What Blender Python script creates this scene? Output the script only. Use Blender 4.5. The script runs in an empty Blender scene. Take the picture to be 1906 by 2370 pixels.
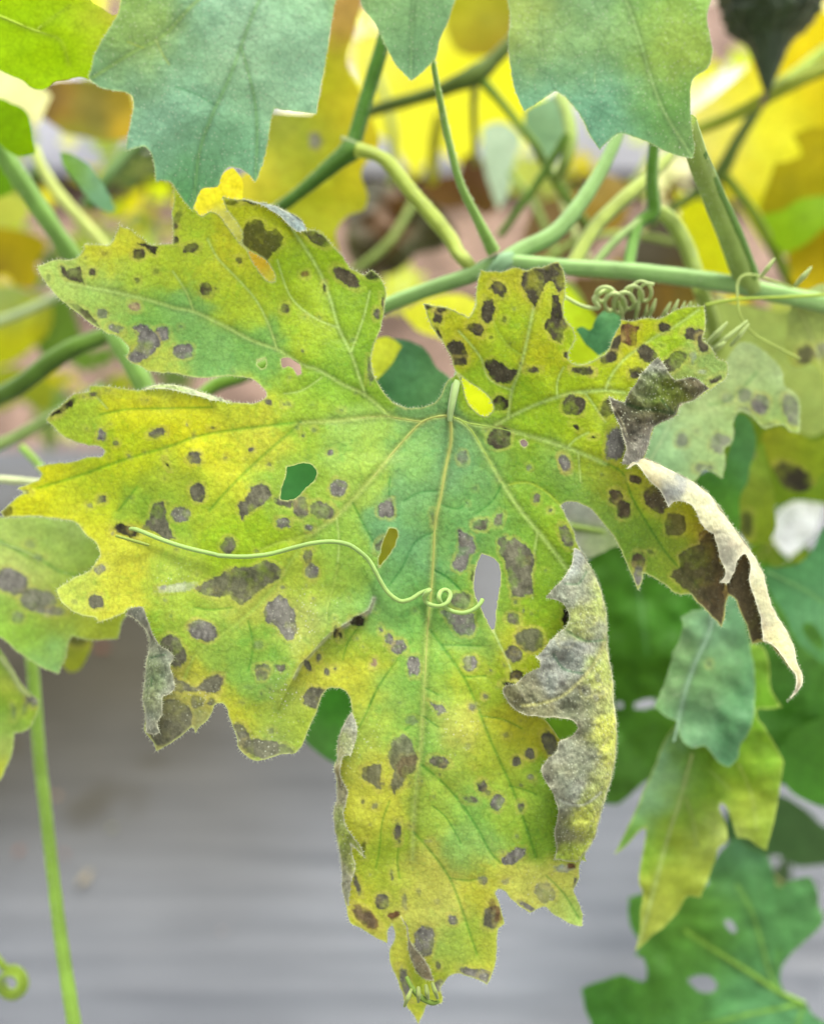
import bpy, math, random
import numpy as np
from mathutils import Vector

# ------------------------------------------------------------------ camera, light, exposure
S = bpy.context.scene
COL = S.collection
PITCH = math.radians(50)          # the camera looks down over the mulched bed
CAM_H = 0.62
LENS = 45.8
FPX = 1906 * LENS / 36.0          # focal length in photograph pixels
CX, CY = 953.0, 1185.0
cam_d = bpy.data.cameras.new('camera')
cam = bpy.data.objects.new('camera', cam_d)
COL.objects.link(cam)
cam.location = (0, 0, CAM_H)
cam.rotation_euler = (math.radians(90) - PITCH, 0, 0)
cam_d.sensor_fit = 'HORIZONTAL'; cam_d.sensor_width = 36; cam_d.lens = LENS
cam_d.clip_start = 0.01; cam_d.clip_end = 200
cam_d.dof.use_dof = True
cam_d.dof.focus_distance = 0.278
cam_d.dof.aperture_fstop = 5.0
S.camera = cam

SUN_ELEV, SUN_AZ = math.radians(58), math.radians(20)   # azimuth measured from +Y (away from camera) towards +X
W = bpy.data.worlds.new('World'); S.world = W; W.use_nodes = True
nt = W.node_tree
sky = nt.nodes.new('ShaderNodeTexSky'); sky.sky_type = 'NISHITA'; sky.sun_disc = False
sky.sun_elevation = SUN_ELEV; sky.sun_rotation = SUN_AZ
sky.air_density = 1.0; sky.dust_density = 4.0
hsv = nt.nodes.new('ShaderNodeHueSaturation'); hsv.inputs['Saturation'].default_value = 0.18
nt.links.new(sky.outputs[0], hsv.inputs['Color'])
bgn = nt.nodes['Background']; bgn.inputs['Strength'].default_value = 0.15
nt.links.new(hsv.outputs[0], bgn.inputs['Color'])
sun_d = bpy.data.lights.new('sun', 'SUN'); sun_d.energy = 1.5; sun_d.angle = math.radians(14)
sun_d.color = (1.0, 0.95, 0.86)
sun = bpy.data.objects.new('sun', sun_d); COL.objects.link(sun)
sdir = Vector((math.sin(SUN_AZ) * math.cos(SUN_ELEV), math.cos(SUN_AZ) * math.cos(SUN_ELEV), math.sin(SUN_ELEV)))
sun.rotation_euler = sdir.to_track_quat('Z', 'Y').to_euler()
S.view_settings.view_transform = 'Standard'
try: S.view_settings.look = 'None'
except Exception: pass
S.view_settings.exposure = 2.0
S.view_settings.gamma = 1.0
S.view_settings.use_curve_mapping = False
S.render.engine = 'CYCLES'
try:
    S.cycles.max_bounces = 8; S.cycles.diffuse_bounces = 4; S.cycles.transmission_bounces = 4
    S.cycles.sample_clamp_indirect = 8
except Exception: pass

rng = np.random.default_rng(7)
random.seed(7)

# ------------------------------------------------------------------ helpers: space
sp, cp = math.sin(PITCH), math.cos(PITCH)
RV, UV, FV = np.array([1, 0, 0.]), np.array([0, sp, cp]), np.array([0, cp, -sp])
CAM = np.array([0, 0, CAM_H])

def at(x, y, d):
    """a point seen at photograph pixel x, y and d metres in front of the camera plane"""
    x = np.asarray(x, float); y = np.asarray(y, float); d = np.asarray(d, float)
    X = (x - CX) / FPX * d; Y = -(y - CY) / FPX * d
    return CAM + X[..., None] * RV + Y[..., None] * UV + d[..., None] * FV

def ground_at(x, y, z=0.0):
    v = RV * (x - CX) / FPX - UV * (y - CY) / FPX + FV
    return CAM + v * ((z - CAM_H) / v[2])

def Q(ox, oy, s, pts):
    """points read off an enlarged crop (origin ox, oy; magnification s) -> photograph pixels"""
    return [(ox + p[0] / s, oy + p[1] / s) for p in pts]

def P5(ox, oy, pts): return Q(ox, oy, 3.468, pts)

def lin(c):
    c = np.asarray(c, float) / 255.0
    return np.where(c <= 0.04045, c / 12.92, ((c + 0.055) / 1.055) ** 2.4)

# value noise in numpy
class VN:
    def __init__(s, seed):
        s.t = np.random.default_rng(seed).random((256, 256))
    def __call__(s, x, y, scale):
        x = np.asarray(x, float) / scale + 1000.3; y = np.asarray(y, float) / scale + 1000.7
        ix = np.floor(x).astype(int); iy = np.floor(y).astype(int)
        fx = x - ix; fy = y - iy
        fx = fx * fx * (3 - 2 * fx); fy = fy * fy * (3 - 2 * fy)
        a = s.t[ix & 255, iy & 255]; b = s.t[(ix + 1) & 255, iy & 255]
        c = s.t[ix & 255, (iy + 1) & 255]; d = s.t[(ix + 1) & 255, (iy + 1) & 255]
        return (a * (1 - fx) + b * fx) * (1 - fy) + (c * (1 - fx) + d * fx) * fy - 0.5
N1, N2, N3, N4 = VN(1), VN(2), VN(3), VN(4)
def fbm(n, x, y, s):
    return n(x, y, s) + 0.5 * n(x + 77, y + 31, s / 2) + 0.25 * n(x + 177, y + 131, s / 4)

def seg_dist(px, py, poly, closed=True):
    """distance and nearest point to a polyline"""
    P = np.asarray(poly, float)
    A = P if closed else P[:-1]
    B = np.roll(P, -1, 0) if closed else P[1:]
    best = np.full(px.shape, 1e18); bx = np.zeros_like(px); by = np.zeros_like(py)
    for a, b in zip(A, B):
        d = b - a; L = max(d @ d, 1e-9)
        t = np.clip(((px - a[0]) * d[0] + (py - a[1]) * d[1]) / L, 0, 1)
        qx = a[0] + t * d[0]; qy = a[1] + t * d[1]
        D = (px - qx) ** 2 + (py - qy) ** 2
        m = D < best
        best = np.where(m, D, best); bx = np.where(m, qx, bx); by = np.where(m, qy, by)
    return np.sqrt(best), bx, by

def inside(px, py, poly):
    P = np.asarray(poly, float); r = np.zeros(px.shape, bool)
    x0, y0 = P[-1]
    for x1, y1 in P:
        c = ((y1 > py) != (y0 > py))
        if y1 != y0:
            xi = (x0 - x1) * (py - y1) / (y0 - y1) + x1
            r ^= c & (px < xi)
        x0, y0 = x1, y1
    return r

def smooth_poly(pts, closed=True, step=6.0, tension=0.5):
    """Catmull-Rom through the traced points; sharp turns stay sharp"""
    P = np.asarray(pts, float); n = len(P); out = []
    rngi = range(n) if closed else range(n - 1)
    def g(i): return P[i % n] if closed else P[min(max(i, 0), n - 1)]
    def tan(i):
        a, b, c = g(i - 1), g(i), g(i + 1)
        u, v = b - a, c - b
        lu, lv = np.linalg.norm(u) + 1e-9, np.linalg.norm(v) + 1e-9
        cs = (u @ v) / (lu * lv)
        if cs < 0.25: return np.zeros(2)
        return (u / lu + v / lv) * 0.5 * min(1, (cs - 0.25) * 2.5)
    for i in rngi:
        a, b = g(i), g(i + 1); L = np.linalg.norm(b - a)
        if L < 1e-6: continue
        ta, tb = tan(i) * L, tan(i + 1) * L
        k = max(1, int(L / step))
        for j in range(k):
            t = j / k; t2, t3 = t * t, t * t * t
            out.append((2 * t3 - 3 * t2 + 1) * a + (t3 - 2 * t2 + t) * ta + (-2 * t3 + 3 * t2) * b + (t3 - t2) * tb)
    if not closed: out.append(P[-1])
    return np.array(out)

# ------------------------------------------------------------------ helpers: objects
def tag(o, label=None, cat=None, group=None, kind=None):
    if label: o['label'] = label
    if cat: o['category'] = cat
    if group: o['group'] = group
    if kind: o['kind'] = kind
    return o

def empty(name, loc, label, cat, group=None):
    o = bpy.data.objects.new(name, None); COL.objects.link(o)
    o.location = loc; o.empty_display_size = 0.01
    return tag(o, label, cat, group)

def mesh_obj(name, V, F, mat, parent=None, cols=None, marks=None, smooth=True):
    V = np.asarray(V, np.float64)
    off = np.array(parent.matrix_basis.translation) if parent is not None and parent.parent is None else np.zeros(3)
    if parent is not None and parent.parent is not None:
        off = np.array(parent.parent.matrix_basis.translation)
    me = bpy.data.meshes.new(name)
    F = np.asarray(F, np.int32); k = F.shape[1]
    me.vertices.add(len(V)); me.vertices.foreach_set('co', (V - off).astype(np.float32).ravel())
    me.loops.add(F.size); me.loops.foreach_set('vertex_index', F.ravel())
    me.polygons.add(len(F))
    me.polygons.foreach_set('loop_start', np.arange(0, F.size, k, dtype=np.int32))
    try: me.polygons.foreach_set('loop_total', np.full(len(F), k, np.int32))
    except Exception: pass
    me.update(calc_edges=True)
    me.validate()
    if smooth: me.polygons.foreach_set('use_smooth', np.ones(len(me.polygons), bool))
    for nm, arr in (('pigment', cols), ('marks', marks)):
        if arr is not None:
            a = me.color_attributes.new(nm, 'FLOAT_COLOR', 'POINT')
            d = np.ones((len(V), 4), np.float32); d[:, :3] = arr
            a.data.foreach_set('color', d.ravel())
    me.materials.append(mat)
    o = bpy.data.objects.new(name, me); COL.objects.link(o)
    if parent is not None: o.parent = parent
    return o

# ------------------------------------------------------------------ materials
def new_mat(name):
    m = bpy.data.materials.new(name); m.use_nodes = True
    t = m.node_tree
    for n in list(t.nodes): t.nodes.remove(n)
    return m, t, t.nodes, t.links

def leaf_mat(name, transl=0.3, rough=0.5, spec=0.3, bump=0.25, grain=0.12, fuzz=0.25, tsat=1.0, scale=1.0, fibre=False, net=0.12):
    """leaf tissue: pigment per point, fine cell grain, matte dead spots, light that passes through"""
    m, t, N, L = new_mat(name)
    at_ = N.new('ShaderNodeAttribute'); at_.attribute_name = 'pigment'
    mk = N.new('ShaderNodeAttribute'); mk.attribute_name = 'marks'
    sep = N.new('ShaderNodeSeparateColor'); L.new(mk.outputs['Color'], sep.inputs[0])
    tc = N.new('ShaderNodeTexCoord')
    n1 = N.new('ShaderNodeTexNoise'); n1.inputs['Scale'].default_value = 1100 * scale; n1.inputs['Detail'].default_value = 3
    n2 = N.new('ShaderNodeTexNoise'); n2.inputs['Scale'].default_value = 260 * scale; n2.inputs['Detail'].default_value = 4
    n3 = N.new('ShaderNodeTexVoronoi'); n3.inputs['Scale'].default_value = 900 * scale
    for n in (n1, n2, n3): L.new(tc.outputs['Object'], n.inputs['Vector'])
    if fibre:
        mp = N.new('ShaderNodeMapping'); mp.inputs['Scale'].default_value = (1, 1, 0.35)
        L.new(tc.outputs['Object'], mp.inputs[0]); L.new(mp.outputs[0], n1.inputs['Vector'])
    # grain
    mr = N.new('ShaderNodeMapRange'); mr.inputs[1].default_value = 0.25; mr.inputs[2].default_value = 0.75
    mr.inputs[3].default_value = 1 - grain * 1.6; mr.inputs[4].default_value = 1 + grain * 1.6
    L.new(n1.outputs['Fac'], mr.inputs[0])
    mr2 = N.new('ShaderNodeMapRange'); mr2.inputs[1].default_value = 0.3; mr2.inputs[2].default_value = 0.7
    mr2.inputs[3].default_value = 1 - grain; mr2.inputs[4].default_value = 1 + grain
    L.new(n2.outputs['Fac'], mr2.inputs[0])
    mu = N.new('ShaderNodeMath'); mu.operation = 'MULTIPLY'
    L.new(mr.outputs[0], mu.inputs[0]); L.new(mr2.outputs[0], mu.inputs[1])
    nw = N.new('ShaderNodeTexNoise'); nw.inputs['Scale'].default_value = 180 * scale; L.new(tc.outputs['Object'], nw.inputs['Vector'])
    wv = N.new('ShaderNodeVectorMath'); wv.operation = 'MULTIPLY_ADD'; wv.inputs[1].default_value = (0.006, 0.006, 0.006)
    L.new(nw.outputs['Color'], wv.inputs[0]); L.new(tc.outputs['Object'], wv.inputs[2])
    ve = N.new('ShaderNodeTexVoronoi'); ve.feature = 'DISTANCE_TO_EDGE'; ve.inputs['Scale'].default_value = 300 * scale; L.new(wv.outputs[0], ve.inputs['Vector'])
    nr = N.new('ShaderNodeMapRange'); nr.inputs[1].default_value = 0.0; nr.inputs[2].default_value = 0.09; nr.inputs[3].default_value = 1 - net; nr.inputs[4].default_value = 1.02
    L.new(ve.outputs['Distance'], nr.inputs[0])
    mu2 = N.new('ShaderNodeMath'); mu2.operation = 'MULTIPLY'; L.new(mu.outputs[0], mu2.inputs[0]); L.new(nr.outputs[0], mu2.inputs[1])
    vm = N.new('ShaderNodeVectorMath'); vm.operation = 'SCALE'
    L.new(at_.outputs['Color'], vm.inputs[0]); L.new(mu2.outputs[0], vm.inputs['Scale'])
    # powder: pale specks where marks.b
    lt = N.new('ShaderNodeMapRange'); lt.inputs[1].default_value = 0.30; lt.inputs[2].default_value = 0.12
    lt.inputs[3].default_value = 0; lt.inputs[4].default_value = 1
    L.new(n3.outputs['Distance'], lt.inputs[0])
    pw = N.new('ShaderNodeMath'); pw.operation = 'MULTIPLY'
    L.new(lt.outputs[0], pw.inputs[0]); L.new(sep.outputs[2], pw.inputs[1])
    mx = N.new('ShaderNodeMixRGB'); mx.inputs['Color2'].default_value = (0.36, 0.38, 0.27, 1)
    L.new(pw.outputs[0], mx.inputs['Fac']); L.new(vm.outputs[0], mx.inputs['Color1'])
    # bump
    b1 = N.new('ShaderNodeBump'); b1.inputs['Strength'].default_value = bump; b1.inputs['Distance'].default_value = 0.0004
    ad = N.new('ShaderNodeMath'); ad.operation = 'ADD'
    L.new(n1.outputs['Fac'], ad.inputs[0]); L.new(n2.outputs['Fac'], ad.inputs[1])
    L.new(ad.outputs[0], b1.inputs['Height'])
    pb = N.new('ShaderNodeBsdfPrincipled')
    pb.inputs['Roughness'].default_value = rough
    pb.inputs['Specular IOR Level'].default_value = spec
    pb.inputs['Sheen Weight'].default_value = fuzz
    pb.inputs['Sheen Roughness'].default_value = 0.5
    rr = N.new('ShaderNodeMapRange'); rr.inputs[3].default_value = rough; rr.inputs[4].default_value = 0.9
    L.new(sep.outputs[0], rr.inputs[0]); L.new(rr.outputs[0], pb.inputs['Roughness'])
    L.new(mx.outputs[0], pb.inputs['Base Color']); L.new(b1.outputs[0], pb.inputs['Normal'])
    hs = N.new('ShaderNodeHueSaturation'); hs.inputs['Saturation'].default_value = 1.12 * tsat; hs.inputs['Value'].default_value = 1.5
    L.new(mx.outputs[0], hs.inputs['Color'])
    tr = N.new('ShaderNodeBsdfTranslucent'); L.new(hs.outputs[0], tr.inputs['Color'])
    L.new(b1.outputs[0], tr.inputs['Normal'])
    tf = N.new('ShaderNodeMapRange'); tf.inputs[3].default_value = transl; tf.inputs[4].default_value = transl * 0.35
    L.new(sep.outputs[0], tf.inputs[0])
    ms = N.new('ShaderNodeMixShader'); L.new(tf.outputs[0], ms.inputs[0])
    L.new(pb.outputs[0], ms.inputs[1]); L.new(tr.outputs[0], ms.inputs[2])
    o = N.new('ShaderNodeOutputMaterial'); L.new(ms.outputs[0], o.inputs[0])
    return m

def plain_mat(name, c, rough=0.6, transl=0.0, noise=0.2, nscale=300, bump=0.2, sheen=0.3, c2=None, stretch=None, metallic=0.0):
    m, t, N, L = new_mat(name)
    tc = N.new('ShaderNodeTexCoord')
    n = N.new('ShaderNodeTexNoise'); n.inputs['Scale'].default_value = nscale; n.inputs['Detail'].default_value = 5
    if stretch:
        mp = N.new('ShaderNodeMapping'); mp.inputs['Scale'].default_value = stretch
        L.new(tc.outputs['Object'], mp.inputs[0]); L.new(mp.outputs[0], n.inputs['Vector'])
    else: L.new(tc.outputs['Object'], n.inputs['Vector'])
    mr = N.new('ShaderNodeMapRange'); mr.inputs[1].default_value = 0.3; mr.inputs[2].default_value = 0.7
    L.new(n.outputs['Fac'], mr.inputs[0])
    mx = N.new('ShaderNodeMixRGB')
    c = np.asarray(c, float)
    ca = c * (1 - noise); cb = c * (1 + noise) if c2 is None else np.asarray(c2, float)
    mx.inputs['Color1'].default_value = (*ca, 1); mx.inputs['Color2'].default_value = (*cb, 1)
    L.new(mr.outputs[0], mx.inputs['Fac'])
    b = N.new('ShaderNodeBump'); b.inputs['Strength'].default_value = bump; b.inputs['Distance'].default_value = 0.0006
    L.new(n.outputs['Fac'], b.inputs['Height'])
    pb = N.new('ShaderNodeBsdfPrincipled'); pb.inputs['Roughness'].default_value = rough
    pb.inputs['Metallic'].default_value = metallic
    pb.inputs['Sheen Weight'].default_value = sheen; pb.inputs['Specular IOR Level'].default_value = 0.15
    L.new(mx.outputs[0], pb.inputs['Base Color']); L.new(b.outputs[0], pb.inputs['Normal'])
    o = N.new('ShaderNodeOutputMaterial')
    if transl:
        tr = N.new('ShaderNodeBsdfTranslucent'); L.new(mx.outputs[0], tr.inputs['Color'])
        ms = N.new('ShaderNodeMixShader'); ms.inputs[0].default_value = transl
        L.new(pb.outputs[0], ms.inputs[1]); L.new(tr.outputs[0], ms.inputs[2]); L.new(ms.outputs[0], o.inputs[0])
    else: L.new(pb.outputs[0], o.inputs[0])
    return m

KL = 0.50     # picture value -> real-world reflectance under this light and exposure
def alb(c, k=1.0): return lin(c) * KL * k

M_leaf = leaf_mat('leaf_tissue', 0.30, 0.55, 0.14, 0.35, 0.10, 0.03, net=0.12)
M_under = leaf_mat('leaf_underside', 0.22, 0.8, 0.08, 0.9, 0.22, 0.10, fibre=True, net=0.10)
M_cream = leaf_mat('leaf_underside_cream', 0.25, 0.8, 0.08, 0.5, 0.09, 0.10, fibre=True, net=0.03)
M_matte = leaf_mat('leaf_bloom', 0.18, 0.6, 0.18, 0.3, 0.08, 0.15)
M_back = leaf_mat('leaf_backlit', 0.5, 0.6, 0.08, 0.2, 0.08, 0.0)
stem_cache = {}
def stem_mat(c, k=1.0):
    key = (tuple(c), k)
    if key not in stem_cache:
        a = alb(c, k)
        stem_cache[key] = plain_mat('stem_skin', a * 1.22, 0.6, 0.35, 0.15, 130, 0.5, 0.2)
    return stem_cache[key]
M_hair = plain_mat('plant_hair', (0.42, 0.46, 0.30), 0.5, 0.5, 0.05, 100, 0.0, 0.3)

# ------------------------------------------------------------------ sheet builder
def sheet(name, outline, depth, mat, parent, spacing=3.5, holes=(), samples=None, sigma=42, k=1.0,
          spots=(), veins=(), rim=(0, (0, 0, 0)), powder=(), speck=0.0, seed=0, grain=0.06, jag=1.5, raw=False, hairs=False, kleaf=None, spot_tone=None, fleck=0.0):
    out = np.asarray(outline, float) if raw else smooth_poly(outline)
    if jag:
        ox = out[:, 0] + jag * 2 * fbm(N3, out[:, 0] + seed * 13, out[:, 1], 14)
        oy = out[:, 1] + jag * 2 * fbm(N4, out[:, 0], out[:, 1] + seed * 13, 14)
        out = np.stack([ox, oy], 1)
    # margins beyond the picture go on as irregular, toothed margins
    far = np.clip(np.maximum.reduce([-out[:, 0] - 8, out[:, 0] - 1914, -out[:, 1] - 8, out[:, 1] - 2378]) / 60, 0, 1)
    out = out + far[:, None] * np.stack([70 * fbm(N1, out[:, 0], out[:, 1], 95) + 22 * fbm(N2, out[:, 0], out[:, 1], 28), 70 * fbm(N2, out[:, 1], out[:, 0], 95)], 1) + far[:, None] * (np.stack([np.sign(out[:, 0] - 953) * ((out[:, 0] < 0) | (out[:, 0] > 1906)), np.sign(out[:, 1] - 1185) * ((out[:, 1] < 0) | (out[:, 1] > 2370))], 1) * 90 * (0.5 + fbm(N4, out[:, 0], out[:, 1], 120))[:, None])
    hs = [smooth_poly(h) for h in holes]
    hs = [h + 3.2 * np.stack([fbm(N3, h[:, 0], h[:, 1], 8), fbm(N4, h[:, 0], h[:, 1], 8)], 1) for h in hs]
    x0, y0 = out.min(0) - spacing * 1.5; x1, y1 = out.max(0) + spacing * 1.5
    nx = int((x1 - x0) / spacing) + 1; ny = int((y1 - y0) / spacing) + 1
    gx, gy = np.meshgrid(x0 + np.arange(nx) * spacing, y0 + np.arange(ny) * spacing)
    ins = inside(gx, gy, out)
    for h in hs: ins &= ~inside(gx, gy, h)
    cell = ins[:-1, :-1] | ins[1:, :-1] | ins[:-1, 1:] | ins[1:, 1:]
    use = np.zeros_like(ins)
    use[:-1, :-1] |= cell; use[1:, :-1] |= cell; use[:-1, 1:] |= cell; use[1:, 1:] |= cell
    px = gx[use]; py = gy[use]; inn = ins[use]
    idx = np.full(use.shape, -1); idx[use] = np.arange(len(px))
    # distance to the margin, on a coarse subset: only points near it matter
    D = np.full(px.shape, 1e9); bx = px.copy(); by = py.copy()
    for poly in [out] + hs:
        bb0 = poly.min(0) - 60; bb1 = poly.max(0) + 60
        near = (px > bb0[0]) & (px < bb1[0]) & (py > bb0[1]) & (py < bb1[1])
        # chunk the polyline so that every piece only meets points near it
        P = np.vstack([poly, poly[:1]])
        for s0 in range(0, len(P) - 1, 12):
            piece = P[s0:s0 + 13]
            c0 = piece.min(0) - 40; c1 = piece.max(0) + 40
            m = np.nonzero((px > c0[0]) & (px < c1[0]) & (py > c0[1]) & (py < c1[1]))[0]
            if len(m) == 0: continue
            d, qx, qy = seg_dist(px[m], py[m], piece, False)
            b = d < D[m]
            mm = m[b]; D[mm] = d[b]; bx[mm] = qx[b]; by[mm] = qy[b]
    o = ~inn
    px[o] = bx[o]; py[o] = by[o]
    D[o] = 0
    # colour
    if samples is None: samples = [(0, 0, (120, 170, 80))]
    SX = np.array([s[0] for s in samples], float); SY = np.array([s[1] for s in samples], float)
    SC = np.array([alb(s[2], k) for s in samples])
    wx = px + 34 * fbm(N1, px + seed * 51, py, 46); wy = py + 34 * fbm(N2, px, py + seed * 51, 46)
    if len(samples) == 1: C = np.repeat(SC, len(px), 0)
    else:
        num = np.zeros((len(px), 3)); den = np.zeros(len(px))
        for x_, y_, c_ in zip(SX, SY, SC):
            d2 = (wx - x_) ** 2 + (wy - y_) ** 2
            w = np.exp(-d2 / (2 * sigma * sigma)) + 1e-4 / (1 + d2 / 1e4) ** 2
            num += w[:, None] * c_; den += w
        C = num / den[:, None]
    n = fbm(N3, px + seed * 7, py, 38); n2 = fbm(N4, px, py + seed * 7, 9)
    C = C * (1 + grain * 2.2 * n + grain * 1.6 * n2)[:, None]
    # yellowing follows the patches between small veins
    C[:, 0] *= 1 + grain * 0.8 * fbm(N2, px + 500, py + seed, 22)
    if fleck:      # chlorosis is speckled: green islands left between the small veins
        fl = np.clip((fbm(N1, px + 900, py + 40, 11) - 0.12) * 3, 0, 1) * fleck * np.clip(0.6 + 1.5 * fbm(N2, px, py + 800, 90), 0, 1)
        C = C * (1 - fl)[:, None] + (C * np.array([0.62, 0.88, 0.9])) * fl[:, None]
        fl = np.clip((fbm(N3, px + 300, py + 640, 13) - 0.2) * 3, 0, 1) * fleck * 0.8
        C = C * (1 - fl)[:, None] + (C * np.array([1.22, 1.1, 1.0])) * fl[:, None]
    spotm = np.zeros(len(px)); pw = np.full(len(px), speck)
    # veins
    vgroove = np.full(len(px), 1e9)
    for v in veins:
        pts, w, kind = v[0], v[1], v[2]
        vp = smooth_poly(pts, False, 10)
        c0 = vp.min(0) - 45; c1 = vp.max(0) + 45
        m = np.nonzero((px > c0[0]) & (px < c1[0]) & (py > c0[1]) & (py < c1[1]))[0]
        if len(m) == 0: continue
        d, _, _ = seg_dist(px[m], py[m], vp, False)
        if kind != 'r': vgroove[m] = np.minimum(vgroove[m], d)
        a = np.exp(-(d / (w * 1.12)) ** 2)
        if kind in 'Ppr':
            vc = alb(v[3] if len(v) > 3 else (170, 195, 95), k)
            halo = np.exp(-(d / (w * 2.3)) ** 2) * (0.45 if kind == 'P' else 0.25)
            C[m] = C[m] * (1 - halo * (1 - a))[:, None]
            C[m] = C[m] * (1 - a * 0.75)[:, None] + vc * (a * 0.75)[:, None]
        else:
            C[m] = C[m] * (1 - a[:, None] * np.array([0.48, 0.28, 0.42]))
    # spots
    for s in spots:
        shape, typ, strength = s
        if isinstance(shape, tuple):
            cx, cy, rx, ry, ang = shape
            R = max(rx, ry) + 14
            m = np.nonzero((abs(px - cx) < R) & (abs(py - cy) < R))[0]
            if len(m) == 0: continue
            wxx = px[m] + 5 * fbm(N1, px[m], py[m], 13) * min(1, R / 30); wyy = py[m] + 5 * fbm(N2, px[m], py[m], 13) * min(1, R / 30)
            ca, sa = math.cos(math.radians(ang)), math.sin(math.radians(ang))
            u = (wxx - cx) * ca + (wyy - cy) * sa; v_ = -(wxx - cx) * sa + (wyy - cy) * ca
            p_ = 2.5
            q = (abs(u / rx) ** p_ + abs(v_ / ry) ** p_) ** (1 / p_)
            sd = (1 - q) * min(rx, ry)
        else:
            P = np.asarray(shape, float); c0 = P.min(0) - 14; c1 = P.max(0) + 14
            m = np.nonzero((px > c0[0]) & (px < c1[0]) & (py > c0[1]) & (py < c1[1]))[0]
            if len(m) == 0: continue
            wxx = px[m] + 6 * fbm(N1, px[m], py[m], 13); wyy = py[m] + 6 * fbm(N2, px[m], py[m], 13)
            d, _, _ = seg_dist(wxx, wyy, P, True)
            sd = np.where(inside(wxx, wyy, P), d, -d)
        core = np.clip((sd + 2.4 + 3.0 * fbm(N3, px[m], py[m], 6)) / 3.6, 0, 1) * strength
        core = core * np.clip(0.98 + 0.75 * fbm(N2, px[m] + 60, py[m], 24), 0.55, 1)
        halo = np.clip(1 - abs(sd + 4) / 6, 0, 1) * 0.42 * strength * np.clip(0.8 + 1.2 * fbm(N1, px[m], py[m], 20), 0, 1)
        col = alb({'d': (84, 80, 56), 'g': (118, 116, 106), 'b': (112, 82, 48), 'p': (172, 150, 112),
                   'k': (52, 48, 30), 'o': (86, 96, 48), 'w': (205, 205, 190), 's': (150, 156, 150)}[typ], k)
        if typ == 'd' and spot_tone is not None:
            mx_ = float(np.mean(px[m])); my_ = float(np.mean(py[m])); col = alb(spot_tone(mx_, my_), k) * (0.9 + 0.25 * ((mx_ * 7.3 + my_ * 3.1) % 1))
        tex = 1 + 0.62 * fbm(N4, px[m] * 1.0, py[m] * 0.45, 7) + 0.25 * fbm(N3, px[m], py[m], 26)
        if typ in 'g':   # paler towards the middle
            tex *= 1 + 0.12 * np.clip(sd / 14, 0, 1)
        tex = tex * (1 - 0.22 * np.exp(-((sd - 1.5) / 2.2) ** 2))
        hc = alb((198, 186, 96), k)
        C[m] = C[m] * (1 - halo)[:, None] + hc * halo[:, None]
        C[m] = C[m] * (1 - core)[:, None] + (col * tex[:, None]) * core[:, None]
        spotm[m] = np.maximum(spotm[m], core)
        if typ == 'g': pw[m] = np.maximum(pw[m], core * 0.25)
    for (cx, cy, r, a) in powder:
        q = np.exp(-((px - cx) ** 2 + (py - cy) ** 2) / (r * r)) * a
        pw = np.maximum(pw, q * np.clip(0.7 + 1.5 * fbm(N1, px, py, 18), 0, 1))
        C = C * (1 - 0.15 * q)[:, None] + alb((185, 190, 150), k) * (0.15 * q)[:, None]
    if rim[0]:
        a = np.exp(-(D / rim[0]) ** 2) * 0.8
        C = C * (1 - a)[:, None] + alb(rim[1], k) * a[:, None]
    dep = depth(px, py)
    if len(veins):
        q = 1 - np.exp(-vgroove / 16.0)
        dep = dep - 0.00048 * q * (kleaf if kleaf is not None else 1)
    dep = dep + 0.00012 * fbm(N1, px, py, 9)
    V = at(px, py, dep)
    a = idx[:-1, :-1][cell]; b = idx[:-1, 1:][cell]; c = idx[1:, 1:][cell]; d = idx[1:, :-1][cell]
    F = np.stack([a, d, c, b], 1)
    M3 = np.stack([spotm, np.clip(1 - vgroove / 10, 0, 1), np.clip(pw, 0, 1)], 1)
    ob = mesh_obj(name, V, F, mat, parent, np.clip(C, 0.002, 0.9), M3)
    return ob, out, hs

def hair_fringe(parent, polys, depth, length=8, step=2.6, width=0.9, seed=0, name='margin_hairs', lim=None):
    """short stiff hairs standing on a leaf margin"""
    r = np.random.default_rng(seed); V = []; F = []
    for poly in polys:
        P = np.vstack([poly, poly[:1]])
        area = 0.5 * np.sum(P[:-1, 0] * P[1:, 1] - P[1:, 0] * P[:-1, 1]); sgn = -1 if area > 0 else 1
        for a, b in zip(P[:-1], P[1:]):
            d = b - a; L = np.linalg.norm(d)
            if L < 1e-6: continue
            d /= L; nrm = np.array([-d[1], d[0]]) * sgn
            for j in range(int(L / step + r.random())):
                p = a + d * L * r.random()
                if lim and not (lim[0] < p[0] < lim[2] and lim[1] < p[1] < lim[3]): continue
                l = length * (0.35 + 0.9 * r.random())
                q = p + nrm * l + d * l * r.normal(0, 0.45)
                V += [(*(p - d * width / 2), 0), (*(p + d * width / 2), 0), (*q, r.normal(0, 0.0006))]
                F.append((len(V) - 3, len(V) - 2, len(V) - 1))
    if not V: return
    V = np.array(V); dd = depth(V[:, 0], V[:, 1]) + V[:, 2] - 0.0001
    o = mesh_obj(name, at(V[:, 0], V[:, 1], dd), np.array(F), M_hair, parent)
    o['kind'] = 'stuff'

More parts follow.
